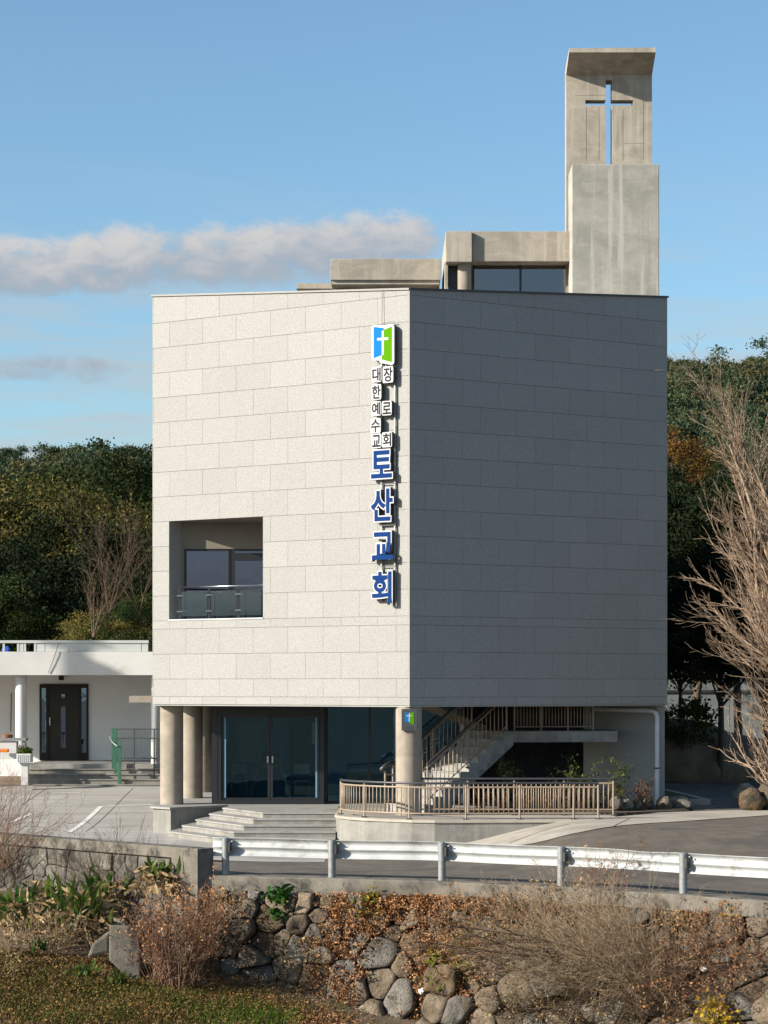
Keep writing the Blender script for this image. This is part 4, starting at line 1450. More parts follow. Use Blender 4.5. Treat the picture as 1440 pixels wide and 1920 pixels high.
up_ = thing('utility_pole', (-27.6, 58.3, -.1), 'concrete utility pole standing left of the white house, its shadow on the fascia', 'utility pole')
MB().tube([(-27.6, 58.3, -.3), (-27.6, 58.3, 14.6)], [.22, .15], 20).build('pole', M['conc_old'], up_, smooth='auto')
MB().tube([(-27.55, 57.95, 12.2), (-27.55, 57.95, 13.6)], .3, 20).build('transformer', M['galv_post'], up_, smooth='auto')
for z_ in (14.0, 13.9):
    MB().bar((-28.4, 58.3 + (14 - z_), z_), (-26.8, 58.3 + (14 - z_), z_), .08, .1).build('crossarm', M['galv_post'], up_)

gf = thing('mesh_fence', (XP(212, 65.5), 65.5, .6), 'green-posted wire mesh fence at the right of the house steps', 'fence')
gpts = [(212.5, 66.0, 1.13, 1365), (217, 65.7, 1.0, 1368), (224.5, 65.2, .7, 1387)]
for px, y, z, tp in gpts:
    x = XP(px, y)
    MB().box(x - .045, x + .045, y - .03, y + .03, z - .2, ZP(tp, y)).build('post', M['green_rail'], gf)
for px, y in ((252, 65.6), (289, 65.6)):
    x = XP(px, y)
    MB().box(x - .018, x + .018, y - .018, y + .018, .6, ZP(1367, y)).build('thin_post', M['mesh_grey'], gf)
for py in (1367, 1384.5, 1422):
    MB().bar((XP(216, 65.6), 65.6, ZP(py, 65.6)), (XP(299, 65.6), 65.6, ZP(py, 65.6)), .03, .03).build('rail', M['mesh_grey'], gf)
MB().tube([(XP(206, 65.9), 65.9, ZP(1381, 65.9)), (XP(210, 65.6), 65.6, ZP(1391, 65.6)), (XP(221, 65.2), 65.1, ZP(1399, 65.2))], .02, 8).build('handrail', M['galv_post'], gf, smooth=True)
mb = MB()
for i in range(33):
    px = 218 + 2.5 * i
    mb.box(XP(px, 65.6) - .0022, XP(px, 65.6) + .0022, 65.6, 65.604, ZP(1430, 65.6), ZP(1367, 65.6))
for i in range(25):
    z = ZP(1368 + 2.5 * i, 65.6)
    mb.box(XP(218, 65.6), XP(299, 65.6), 65.605, 65.609, z - .0022, z + .0022)
tag(mb.build('wire_mesh', M['mesh_grey'], gf), kind='stuff')


# ------------------------------------------------------------------ twigs and leaves
def segs_mesh(name, segs, mat, parent=None, sides=3, offset=(0, 0, 0)):
    """segs: rows of p0(3) p1(3) r0 r1 -> thin prisms"""
    a = np.asarray(segs, dtype=np.float64)
    p0, p1, r0, r1 = a[:, :3] - offset, a[:, 3:6] - offset, a[:, 6], a[:, 7]
    d = p1 - p0
    d /= np.linalg.norm(d, axis=1, keepdims=True) + 1e-9
    ref = np.where(np.abs(d[:, 2:3]) < .9, np.array([[0, 0, 1.0]]), np.array([[1.0, 0, 0]]))
    x = np.cross(d, ref)
    x /= np.linalg.norm(x, axis=1, keepdims=True) + 1e-9
    y = np.cross(d, x)
    n = len(a)
    vs = np.empty((n, 2, sides, 3))
    for k in range(sides):
        t = 2 * math.pi * k / sides
        v = x * math.cos(t) + y * math.sin(t)
        vs[:, 0, k] = p0 + v * r0[:, None]
        vs[:, 1, k] = p1 + v * r1[:, None]
    base_i = (np.arange(n) * 2 * sides)[:, None]
    fs = []
    for k in range(sides):
        k2 = (k + 1) % sides
        fs.append(np.concatenate([base_i + k, base_i + k2, base_i + sides + k2, base_i + sides + k], axis=1))
    return np_mesh(name, vs.reshape(-1, 3), np.concatenate(fs), mat, parent, smooth=True)


def leaf_tris(centers, size, aspect=0.55, flat=0.0, jit=.35):
    """one bent diamond (two triangles) per centre, facing anywhere"""
    c = np.asarray(centers, dtype=np.float64)
    n = len(c)
    d = rng.normal(size=(n, 3))
    d /= np.linalg.norm(d, axis=1, keepdims=True)
    e = rng.normal(size=(n, 3))
    if flat:
        d[:, 2] *= (1 - flat)
        e[:, 2] *= (1 - flat)
    e -= d * np.sum(d * e, axis=1, keepdims=True) / (np.sum(d * d, axis=1, keepdims=True) + 1e-9)
    e /= np.linalg.norm(e, axis=1, keepdims=True) + 1e-9
    s = (size * (1 + jit * rng.normal(size=n))).clip(size * .35, size * 2)[:, None]
    a, b = d * s * .5, e * s * .5 * aspect
    vs = np.stack([c - a, c + b, c + a, c - b], axis=1)
    bi = (np.arange(n) * 4)[:, None]
    return vs.reshape(-1, 3), np.concatenate([bi, bi + 1, bi + 2, bi + 3], axis=1)


def walk(p, d, length, r0, r1, n, wob, up, out):
    """a wandering shoot; returns the points it passes"""
    p = Vector(p)
    d = Vector(d).normalized()
    pts = [(p.copy(), d.copy(), r0)]
    for i in range(n):
        d = (d + Vector((random.gauss(0, wob), random.gauss(0, wob), random.gauss(0, wob) + up))).normalized()
        q = p + d * (length / n)
        ra, rb_ = r0 + (r1 - r0) * i / n, r0 + (r1 - r0) * (i + 1) / n
        out.append((*p, *q, ra, rb_))
        p = q
        pts.append((p.copy(), d.copy(), rb_))
    return pts


def side_dir(d, ang):
    v = Vector((random.gauss(0, 1), random.gauss(0, 1), random.gauss(0, 1)))
    v = (v - d * v.dot(d)).normalized()
    return d * math.cos(ang) + v * math.sin(ang)


def shoot_tree(base, d, length, r, levels, nch, out, wob=.07, up=.05, ratio=.55, ang=(.35, .7), start=.2, lvl=0, rmin=.004):
    n = max(4, 9 - lvl * 2)
    pts = walk(base, d, length, r, max(r * .35, rmin), n, wob, up, out)
    if lvl >= levels:
        return
    k = nch[min(lvl, len(nch) - 1)]
    for i in range(k):
        t = start + (1 - start) * (i + random.random()) / k
        j = min(int(t * n), n - 1)
        p, dd, rr = pts[j]
        p2 = pts[j + 1][0]
        q = p.lerp(p2, random.random())
        shoot_tree(q, side_dir(dd, random.uniform(*ang)), length * ratio * random.uniform(.6, 1.15) * (1.15 - .5 * t),
                   max(rr * .6, rmin), levels, nch, out, wob * 1.15, up, ratio, ang, .12, lvl + 1, rmin)


# ------------------------------------------------------------------ guardrail
gr = thing('guardrail', (1.0, 39.4, 0), 'galvanised W-beam guardrail on round steel posts along the road edge', 'guardrail')
KZ = 0.0
gx_post = [-2.87, -0.93, 1.02, 3.03, 4.93, 6.75, 8.5]
prof = [(0.0, .0), (.014, .016), (.034, .032), (.054, .058), (.060, .085), (.054, .112), (.034, .136), (.016, .152), (.010, .165), (.016, .178),
        (.034, .194), (.054, .218), (.060, .246), (.054, .273), (.034, .298), (.014, .314), (.0, .33)]


def gdir(X):
    a, b = gline(X - .3), gline(X + .3)
    d = Vector((.6, b - a, 0)).normalized()
    return d, Vector((d.y, -d.x, 0))          # along, towards the camera


xs_b = [-3.12 + .18 * i for i in range(72)]
vs, fs = [], []
for X in xs_b:
    d, n = gdir(X)
    if n.y > 0:
        n = -n
    c = Vector((X, gline(X), KZ + .335)) - n * .085
    for a, z in prof:
        q = c - n * (a - .078)
        sag = .006 * math.sin(X * 2.1) + (.02 * math.exp(-((X - 4.35) / .28) ** 2) * (-1 if z > .2 else .2))
        vs.append((q.x, q.y + .05, q.z + z + sag))
k = len(prof)
for i in range(len(xs_b) - 1):
    for j in range(k - 1):
        fs.append((i * k + j, (i + 1) * k + j, (i + 1) * k + j + 1, i * k + j + 1))
beam = MB().add(vs, fs).build('beam', M['galv'], gr, smooth=True)
so = beam.modifiers.new('thickness', 'SOLIDIFY')
so.thickness = .004
for X in gx_post:
    y = gline(X)
    MB().tube([(X, y, -.25), (X, y, KZ + .655), (X, y, KZ + .672)], [.068, .068, .05], 20).build('post', M['galv_post'], gr, smooth='auto')
    d, n = gdir(X)
    MB().bar(Vector((X, y, KZ + .50)) + d * .07 - n * -.02, Vector((X, y, KZ + .50)) + d * .105 - n * -.02, .10, .16).build('spacer', M['dark_grey'], gr)
    for zz in (.40, .60):
        q = Vector((X, y, KZ + zz)) + d * .11
        MB().tube([q, q + d * .03 + Vector((0, 0, .01))], .016, 6).build('bolt', M['galv_post'], gr)
    q = Vector((X, y, KZ + .56)) - d * .068
    MB().tube([q, q - d * .02], .014, 6).build('bolt', M['galv_post'], gr)
# kerb below it
vs, fs = [], []
kx_ = [-3.2 + .2 * i for i in range(66)]
cs = [(.26, -.62), (.262, -.02), (.245, KZ), (-.16, KZ), (-.17, -.3)]
for X in kx_:
    d, n = gdir(X)
    if n.y > 0:
        n = -n
    for o_, z in cs:
        q = Vector((X, gline(X), 0)) + n * o_
        j = .012 * mnoise.noise((X * 1.7, z * 5, 1.0))
        vs.append((q.x, q.y + j, (z if z > -.3 else (-.27 - .03 * mnoise.noise((X * 1.1, 0, 0)))) + j * .8))
k = len(cs)
for i in range(len(kx_) - 1):
    for j in range(k - 1):
        fs.append((i * k + j, i * k + j + 1, (i + 1) * k + j + 1, (i + 1) * k + j))
kerb = MB().add(vs, fs).build('concrete_kerb', M['conc_old'], smooth='auto')
tag(kerb, 'weathered concrete kerb capping the fieldstone wall below the guardrail', 'kerb')

# ------------------------------------------------------------------ fieldstone wall
def W(X, h, off=0.0):
    d, n = gdir(X)
    if n.y > 0:
        n = -n
    q = Vector((X, gline(X), 0)) + n * (.20 + .20 * h + off)
    return Vector((q.x, q.y, -.27 - h))


def wall_at(px, py, off=0.0):
    Y = 39.0
    for _ in range(25):
        X = (px - CX) * Y / F
        h = -.27 - (EYE - (py - HY) * Y / F)
        Y += (W(X, h, off).y - Y) * .6
    return X, h


def voronoi(pts, x0, x1, y0, y1, wt=0.0):
    cells = []
    ws = [random.uniform(-wt, wt) for _ in pts]
    for i, (px, py) in enumerate(pts):
        poly = [(x0, y0), (x1, y0), (x1, y1), (x0, y1)]
        near = sorted((j for j in range(len(pts)) if j != i), key=lambda j: (pts[j][0] - px) ** 2 + (pts[j][1] - py) ** 2)[:18]
        for j in near:
            qx, qy = pts[j]
            nx_, ny_ = qx - px, qy - py
            tt = min(max(.5 + (ws[i] - ws[j]) / (2 * (nx_ * nx_ + ny_ * ny_) + 1e-6), .2), .8)
            mx, my = px + nx_ * tt, py + ny_ * tt
            new = []
            for k in range(len(poly)):
                a, b = poly[k], poly[(k + 1) % len(poly)]
                da, db = (a[0] - mx) * nx_ + (a[1] - my) * ny_, (b[0] - mx) * nx_ + (b[1] - my) * ny_
                if da <= 0:
                    new.append(a)
                if da * db < 0:
                    t = da / (da - db)
                    new.append((a[0] + (b[0] - a[0]) * t, a[1] + (b[1] - a[1]) * t))
            poly = new
            if not poly:
                break
        cells.append(poly)
    return cells


def stone_from(cell, mapf, gap, bulge, name, mat, parent, seed, soft=1, lev=((1.0, -.30), (1.0, .0), (.985, .62), (.93, .95), (.70, 1.04), (.35, 1.0))):
    n = len(cell)
    if n < 3:
        return
    cx_, cy_ = sum(p[0] for p in cell) / n, sum(p[1] for p in cell) / n
    # densify the outline and round its corners
    ring = []
    per = sum(math.dist(cell[i], cell[(i + 1) % n]) for i in range(n))
    m = 24
    step = per / m
    for i in range(n):
        a, b = cell[i], cell[(i + 1) % n]
        kk = max(1, round(math.dist(a, b) / step))
        ring += [(a[0] + (b[0] - a[0]) * j / kk, a[1] + (b[1] - a[1]) * j / kk) for j in range(kk)]
    for _ in range(soft):
        ring = [((ring[i - 1][0] + 2 * ring[i][0] + ring[(i + 1) % len(ring)][0]) / 4, (ring[i - 1][1] + 2 * ring[i][1] + ring[(i + 1) % len(ring)][1]) / 4) for i in range(len(ring))]
    size = per / 4
    q = len(ring)
    vs, fs = [], []
    tx, ty = random.uniform(-.35, .35), random.uniform(-.45, .2)
    push = bulge * random.uniform(-.9, .55)
    for li, (s, hgt) in enumerate(lev):
        for (x, y) in ring:
            dx_, dy_ = x - cx_, y - cy_
            rr = math.hypot(dx_, dy_) + 1e-6
            k = max(rr - gap, rr * .5) / rr * s
            X, h = cx_ + dx_ * k, cy_ + dy_ * k
            nz_ = mnoise.noise((X * 2.6 + seed, h * 2.6, seed * .7)) * .8 + abs(mnoise.noise((X * 5 + seed, h * 5, 2.0))) * .5 + mnoise.noise((X * 13 + seed, h * 13, 2.0)) * .18
            off = push + bulge * (hgt + (nz_ * .55 if li > 0 else 0) + (dx_ * tx + dy_ * ty) / size * 1.0)
            jx = mnoise.noise((X * 6, h * 6, seed + 9)) * .02 if li > 0 else 0
            vs.append(tuple(mapf(X + jx, h, off)))
    for li in range(len(lev) - 1):
        for i in range(q):
            i2 = (i + 1) % q
            fs.append((li * q + i, li * q + i2, (li + 1) * q + i2, (li + 1) * q + i))
    vs.append(tuple(mapf(cx_, cy_, push + bulge * (1.0 + mnoise.noise((cx_, cy_, seed)) * .3))))
    c = len(vs) - 1
    fs += [((len(lev) - 1) * q + i, (len(lev) - 1) * q + (i + 1) % q, c) for i in range(q)]
    bm_o = MB().add(vs, fs).build(name, mat, parent, smooth=True)
    bm = bmesh.new()
    bm.from_mesh(bm_o.data)
    bmesh.ops.recalc_face_normals(bm, faces=bm.faces)
    bm.to_mesh(bm_o.data)
    bm.free()
    return bm_o


wall = thing('stone_wall', (2, 38.5, -2.8), 'rough fieldstone retaining wall of big boulders below the road', 'stone wall')
mb = MB()
vs, fs = [], []
for X in [-3.6 + .25 * i for i in range(46)]:
    for h in (-.1, 1.0, 2.0, 3.2):
        vs.append(tuple(W(X, h, -.12)))
for i in range(45):
    for j in range(3):
        fs.append((i * 4 + j, i * 4 + j + 1, (i + 1) * 4 + j + 1, (i + 1) * 4 + j))
MB().add(vs, fs).build('wall_core', M['gap'], wall, smooth=True)
# seeds: hand-placed large boulders (photo pixels), then fill
big = [(437, 1765), (490, 1790), (432, 1700), (470, 1705), (540, 1765), (545, 1865), (500, 1840), (625, 1690), (660, 1665), (580, 1690), (690, 1860),
       (725, 1790), (768, 1815), (720, 1895), (655, 1770), (610, 1830), (770, 1870), (585, 1900), (800, 1760), (745, 1740), (840, 1700), (700, 1720),
       (515, 1725), (560, 1810), (640, 1900), (850, 1880), (905, 1840), (960, 1880), (1010, 1860), (1080, 1900), (1010, 1780), (925, 1760), (1150, 1860)]
seeds = []
for px, py in big:
    X, h = wall_at(px, py)
    seeds.append((X, h))
tries = 0
while tries < 6000:
    tries += 1
    X, h = random.uniform(-3.5, 7.0), random.uniform(0.0, 2.9)
    dmin = (.33 + .27 * min(h, 1.4)) * random.choice((.5, .8, 1.0, 1.15, 1.35))
    if all(math.hypot((X - a) * 1.0, (h - b)) > dmin for a, b in seeds):
        seeds.append((X, h))
cells = voronoi(seeds, -3.6, 7.2, -.02, 3.0, .06)
for i, c in enumerate(cells):
    ys = [p[1] for p in c]
    sz = math.sqrt(max(.01, abs(sum(c[k][0] * c[(k + 1) % len(c)][1] - c[(k + 1) % len(c)][0] * c[k][1] for k in range(len(c)))) / 2))
    r = random.random()
    mt = M['stone'] if r < .72 else (M['stone_grey'] if r < .94 else M['stone_rust'])
    stone_from(c, W, .002 + .007 * random.random(), .15 * (.55 + sz) * random.uniform(.6, 1.5), 'stone', mt, wall, i * 3.17, soft=random.choice((0, 1, 1)))

# older wall on the left, concrete cap on squared rubble
w2 = thing('retaining_wall', (-5, 42, -.6), 'stained rubble wall with concrete cap below the plaza, ending in a pier', 'retaining wall')
A2 = Vector((-3.33, 40.28, 0))
D2 = Vector((-.725, .689, 0))
N2 = Vector((-.689, -.725, 0))
TZ = .49


def W2(s, h, off=0.0):
    q = A2 + D2 * s + N2 * (off + .05 * h)
    return Vector((q.x, q.y, TZ - h))


def w2box(mb, s0_, s1_, h0, h1, o0, o1):
    p = []
    for h in (h1, h0):
        for s_, o_ in ((s0_, o1), (s1_, o1), (s1_, o0), (s0_, o0)):
            q = A2 + D2 * s_ + N2 * o_
            p.append((q.x, q.y, TZ - h))
    return mb.hexa(p)


w2box(MB(), 0, .72, 0, 2.3, -.36, .03).build('end_pier', M['conc_old'], w2, bevel=.02)
w2box(MB(), .722, 11, .0, .20, -.36, .02).build('cap', M['conc_old'], w2, bevel=.015)
w2box(MB(), .722, 11, .202, 2.3, -.36, -.07).build('wall_core', M['conc_old'], w2)
seeds = []
for r in range(7):
    s_ = .6 + random.uniform(0, .2)
    while s_ < 8.5:
        seeds.append((s_ + random.uniform(-.05, .05), .36 + .28 * r + random.uniform(-.08, .08)))
        s_ += random.uniform(.24, .42)
for i, c in enumerate(voronoi(seeds, .74, 8.4, .215, 2.2)):
    stone_from(c, W2, .006, .030, 'stone', M['stone_old'] if random.random() < .75 else M['stone_grey'], w2, i * 1.9, soft=0)

# broken concrete culvert block with pipe
cb_ = thing('concrete_block', P(235, 1800, 39.3), 'broken concrete block with a slanting pipe stub below the old wall', 'concrete block')
Yc = 39.0
pb = lambda x, y, dy=0: P(x, y, Yc + dy)
MB().hexa([pb(204, 1800), pb(263, 1856), pb(270, 1850, .6), pb(212, 1800, .6), pb(205, 1735), pb(262, 1738), pb(268, 1736, .6), pb(210, 1734, .6)]).build('block', M['conc_old'], cb_, bevel=.03)
MB().hexa([pb(163, 1797, .05), pb(205.5, 1786, .1), pb(207, 1784, .6), pb(168, 1793, .5), pb(174, 1768, .05), pb(205.5, 1745, .1), pb(207, 1744, .6), pb(178, 1766, .5)]).build('pipe_stub', M['conc_old'], cb_, bevel=.05)

# ------------------------------------------------------------------ rocks and small things on the plaza and drive
def rock(name, c, s, label, mat, group=None, seed=0):
    bm = bmesh.new()
    bmesh.ops.create_icosphere(bm, subdivisions=3, radius=1)
    for v in bm.verts:
        k = 1 + .28 * mnoise.noise(v.co * 1.4 + Vector((seed, 0, 0))) + .10 * mnoise.noise(v.co * 4 + Vector((0, seed, 0)))
        v.co = Vector((v.co.x * s[0] * k, v.co.y * s[1] * k, v.co.z * s[2] * k))
    me = bpy.data.meshes.new(name)
    bm.to_mesh(me)
    bm.free()
    me.polygons.foreach_set('use_smooth', [True] * len(me.polygons))
    me.materials.append(mat)
    o = bpy.data.objects.new(name, me)
    COL.objects.link(o)
    o.location = c
    o.rotation_euler = (0, 0, seed)
    return tag(o, label, 'rock', group)


def gp(px, py, Y):
    X = XP(px, Y)
    return Vector((X, Y, gz(X, Y)))


p = gp(1410, 1510, 52.6)
rock('boulder', p + Vector((0, 0, .22)), (.32, .3, .30), 'rounded tan boulder at the road edge under the bare tree', M['stone_rust'], seed=1.3)
rock('boulder', gp(1450, 1500, 52.9) + Vector((0, 0, .30)), (.42, .35, .40), 'larger boulder half out of frame beside the tan one', M['stone'], seed=4.1)
rock('boulder', gp(1398, 1480, 54.5) + Vector((0, 0, .25)), (.3, .3, .3), 'shaded boulder behind the tan one', M['stone_grey'], seed=7.7)
rock('boulder', gp(1275, 1505, 53.2) + Vector((0, 0, .14)), (.36, .3, .19), 'flat dark boulder at the wall corner by the drive', M['stone_grey'], seed=2.2)
for i, (px, py, s, lab) in enumerate(((1157, 1505, .16, 'grey lava stone at the left of the planting edge'), (1176, 1508, .17, 'grey lava stone second along the planting edge'),
                                      (1196, 1508, .16, 'grey lava stone third along the planting edge'), (1216, 1506, .15, 'grey lava stone below the drain pipe'),
                                      (1245, 1508, .2, 'brown stone right of the drain pipe foot'))):
    q = P(px, py, 51.6 + .3 * i)
    rock('bed_stone', (q.x, q.y, max(.58, q.z)), (s, s * .8, s * 1.0), lab, M['stone_grey'] if i < 4 else M['stone'], 'stones edging the planting bed', seed=i * 2.3)
kb = thing('drive_kerb', P(1300, 1500, 57), 'pale low kerb turning at the shaded drive', 'kerb')
a, b, c = gp(1248, 1478, 60.5), gp(1322, 1500, 55.5), gp(1290, 1503, 55.4)
MB().bar(a + Vector((0, 0, .06)), b + Vector((0, 0, .06)), .16, .14).build('kerb_stone', M['apron'], kb)
MB().bar(c + Vector((0, -.1, .06)), b + Vector((.1, -.1, .06)), .16, .14).build('kerb_stone', M['apron'], kb)

pl = thing('planter_box', P(46, 1470, 63.8), 'white ribbed planter box on a white post beside the house steps', 'planter')
Yp = 63.8
MB().box(XP(39.5, Yp), XP(52, Yp), Yp, Yp + .2, ZP(1472, Yp), ZP(1434.5, Yp)).build('post', M['white_flat'], pl)
MB().box(XP(37, Yp), XP(54.5, Yp), Yp - .03, Yp + .23, ZP(1434.4, Yp), ZP(1430, Yp)).build('post_cap', M['white_flat'], pl)
MB().box(XP(32, Yp), XP(59, Yp), Yp - .1, Yp + .3, ZP(1429.9, Yp), ZP(1413, Yp)).build('box', M['white_flat'], pl, bevel=.01)
for i in range(7):
    x = XP(34.5 + i * 3.7, Yp)
    MB().box(x - .012, x + .012, Yp - .112, Yp - .101, ZP(1428, Yp), ZP(1415, Yp)).build('rib', M['white_flat'], pl)
cs_ = np.array([[random.uniform(XP(34, Yp), XP(57, Yp)), random.uniform(Yp - .08, Yp + .28), ZP(1413, Yp) + abs(random.gauss(0, .09))] for _ in range(350)])
v_, f_ = leaf_tris(cs_, .10, .35)
np_mesh('plant', v_, f_, M['bed_leaf'], pl)
wt = thing('wash_table', P(15, 1400, 64.5), 'white sink table with pots at the left edge by the porch column', 'table')
Yt = 64.5
MB().box(XP(-60, Yt), XP(48, Yt), Yt, Yt + .5, ZP(1389, Yt), ZP(1384, Yt)).build('table_top', M['galv_post'], wt)
MB().box(XP(-60, Yt), XP(30, Yt), Yt + .05, Yt + .45, ZP(1424, Yt), ZP(1390, Yt)).build('basin', M['white_flat'], wt)
for x in (-55, 44):
    MB().box(XP(x, Yt) - .03, XP(x, Yt) + .03, Yt + .05, Yt + .1, gz(-10, 64.5), ZP(1389.2, Yt)).build('leg', M['galv_post'], wt)
ob = tag(MB().box(XP(0, Yt), XP(18, Yt), Yt - .3, Yt - .05, ZP(1410, Yt), ZP(1404, Yt)).build('orange_crate', M['orange'], bevel=.02), 'small orange plastic crate by the white sink table', 'crate')
MB().tube([(XP(12, Yt), Yt + .2, ZP(1383.5, Yt)), (XP(12, Yt), Yt + .2, ZP(1378, Yt)), (XP(12, Yt), Yt + .2, ZP(1375, Yt))], [.14, .16, .05], 14).build('pot', M['copper'], None, smooth='auto')
po = bpy.data.objects['pot']
tag(po, 'brown round pot on the white sink table', 'pot')
hb = tag(MB().tube([(XP(18, 69), 69.2, ZP(1372, 69)), (XP(19, 69), 69.25, ZP(1300, 69))], .02, 6).build('broom', M['copper']), 'thin broom stick leaning on the white wall', 'broom')
tp_ = tag(MB().hexa([P(2, 1222, 70), P(18, 1222, 70), P(18, 1222, 71), P(2, 1222, 71), P(5, 1213, 70.2), P(16, 1211, 70.2), P(16, 1212, 70.8), P(5, 1213, 70.8)]).build('tarp_bundle', M['blue_tarp'], bevel=.04), 'blue tarpaulin bundle on the white house roof', 'tarp')


# ------------------------------------------------------------------ trees
def crown_points(n_clump, per, R_, squash, clump_r, top_bias=.2, hollow=.55):
    """leaf positions gathered in clumps near the surface of an uneven crown (unit base at z=0 .. )"""
    cs = []
    for _ in range(n_clump):
        while True:
            d = Vector((random.gauss(0, 1), random.gauss(0, 1), random.gauss(0, 1) + top_bias)).normalized()
            if d.z > -.75:
                break
        k = hollow + (1 - hollow) * random.random() ** .5
        lump = 1 + .5 * mnoise.noise(d * 2.2 + Vector((R_, 0, 0)))
        cs.append((d.x * R_ * k * lump, d.y * R_ * k * lump, d.z * R_ * k * lump * squash))
    cs = np.array(cs)
    pts = np.repeat(cs, per, axis=0) + rng.normal(size=(n_clump * per, 3)) * clump_r * np.array([1, 1, .6])
    return cs, pts


def make_tree(name, R_, squash, trunk_h, mat, clumps, per, leaf, clump_r, label, cat='tree', group=None, bark='bark', aspect=.6, trunk_r=.16, hollow=.68):
    t = thing(name, (0, 0, 0), label, cat, group)
    cz = trunk_h + R_ * squash * .75
    cs, pts = crown_points(clumps, per, R_, squash, clump_r, hollow=hollow)
    v, f = leaf_tris(pts + np.array([0, 0, cz]), leaf, aspect)
    np_mesh('crown', v, f, M[mat], t)
    segs = []
    walk((0, 0, -.4), (0, 0, 1), cz + .4, trunk_r, trunk_r * .45, 8, .05, .1, segs)
    for c in cs[::max(1, len(cs) // 22)]:
        z0 = trunk_h * .6 + (cz - trunk_h * .6) * random.random()
        a, b = Vector((0, 0, z0)), Vector((c[0], c[1], c[2] + cz))
        mid = a.lerp(b, .5) + Vector((random.gauss(0, .12), random.gauss(0, .12), .15))
        segs.append((*a, *mid, trunk_r * .4, trunk_r * .25))
        segs.append((*mid, *b, trunk_r * .25, trunk_r * .08))
    segs_mesh('trunk', segs, M[bark], t, sides=6)
    return t


def put(t, X, Y, Z, s=1.0, rz=None, label=None, sz=None):
    t.location = (X, Y, Z)
    t.scale = (s, s, sz or s)
    t.rotation_euler = (0, 0, random.uniform(0, 6.28) if rz is None else rz)
    if label:
        t['label'] = label
    return t


GB = 'evergreen trees behind the white house'
pa = make_tree('broadleaf_tree', 3.0, .95, 1.6, 'ever', 230, 230, .085, .25, 'x', group=GB)
pb_ = make_tree('broadleaf_tree', 3.0, .85, 1.4, 'olive', 230, 230, .082, .26, 'x', group=GB)
pc = make_tree('pine_tree', 2.4, 1.25, 2.2, 'pine', 190, 220, .08, .21, 'x', group=GB)
pd = make_tree('broadleaf_tree', 3.2, .9, 1.2, 'ever_dark', 230, 220, .095, .27, 'x', group=GB)
pe = make_tree('broadleaf_tree', 3.0, .95, 4.2, 'ever_dark', 230, 220, .095, .27, 'x', group=GB)
protos = {'a': pa, 'b': pb_, 'c': pc, 'd': pd, 'e': pe}
used = set()


def plant_tree(k, px, py_top, Y, height, label, zbase=None, group=GB):
    """a copy of prototype k whose top shows at (px, py_top)"""
    src = protos[k]
    if k in used:
        t = copy_tree(src)
    else:
        used.add(k)
        t = src
    full = {'a': 1.6 + 3.0 * .95 * 1.75, 'b': 1.4 + 3.0 * .85 * 1.75, 'c': 2.2 + 2.4 * 1.25 * 1.75, 'd': 1.2 + 3.2 * .9 * 1.75, 'e': 4.2 + 3.0 * .95 * 1.75}[k]
    s = height / full
    z = ZP(py_top, Y) - height
    put(t, XP(px, Y), Y, z, s, label=label)
    t['group'] = group
    return t


LT = [('d', 35, 1045, 80, 7.6, 'dark evergreen at the left edge just above the white roof'),
      ('d', 135, 1000, 84, 8.8, 'darkest broad evergreen in the middle above the white roof'),
      ('d', 262, 1070, 82, 6.8, 'dark evergreen against the granite edge above the white roof'),
      ('b', 110, 935, 96, 10.0, 'olive-brown tree in the middle of the left wood'),
      ('b', 15, 915, 98, 10.5, 'olive tree at the far left above the dark evergreen'),
      ('a', 190, 900, 112, 11.0, 'green round tree rising left of the granite edge'),
      ('b', 235, 970, 94, 9.5, 'brownish olive tree behind the bare branches'),
      ('a', 275, 868, 108, 12.0, 'tall bright green tree touching the granite edge'),
      ('a', 60, 905, 118, 10.5, 'mid green tree behind the olive one at left'),
      ('c', 150, 890, 126, 11.0, 'pine standing above the mid green trees'),
      ('c', 215, 880, 130, 11.0, 'pine between the round tree and the tall green one'),
      ('a', -30, 1090, 78, 6.0, 'low green tree cut by the left border'),
      ('b', 205, 1150, 76, 3.6, 'low bushy olive tree just over the white roof'),
      ('a', 275, 1120, 75, 4.4, 'low leafy tree beside the granite edge over the roof')]
for row in LT:
    plant_tree(*row)
GR = 'dark evergreens right of the church'
RT = [('e', 1290, 890, 74, 9.6, 'dark evergreen touching the right side of the church'),
      ('e', 1385, 905, 72, 9.2, 'big dark evergreen behind the bare tree'),
      ('e', 1465, 915, 70, 9.0, 'dark evergreen at the right border behind the bare tree'),
      ('a', 1275, 900, 92, 9.5, 'sunlit green tree top above the dark evergreens at right'),
      ('a', 1400, 880, 98, 10.0, 'green tree behind the bare tree crown at right'),
      ('c', 1330, 850, 120, 11.0, 'pine in the gap between church and bare tree'),
      ('e', 1352, 1040, 66, 6.6, 'low dark evergreen overhanging the shaded drive'),
      ('e', 1445, 1060, 64, 6.4, 'low dark evergreen behind the bare branches at the right border')]
for row in RT:
    plant_tree(*row, group=GR)
rt = make_tree('rusty_tree', 1.3, 1.6, 1.5, 'rusty', 90, 200, .075, .2, 'slim rust-orange cypress by the right side of the church', group=None)
put(rt, XP(1262, 86), 86, ZP(850, 86) - 5.4, 1.25)
sb2 = make_tree('leafy_shrub', .9, .8, .5, 'bed_leaf', 50, 45, .11, .16, 'sunlit shrub hanging beside the wall above the drive', 'shrub', trunk_r=.05)
put(sb2, XP(1275, 68), 68, ZP(1330, 68), 1.35)
sb3 = copy_tree(sb2)
put(sb3, XP(1280, 66), 66, ZP(1425, 66), 1.0, label='low sunlit shrub on the brown bank by the drive')

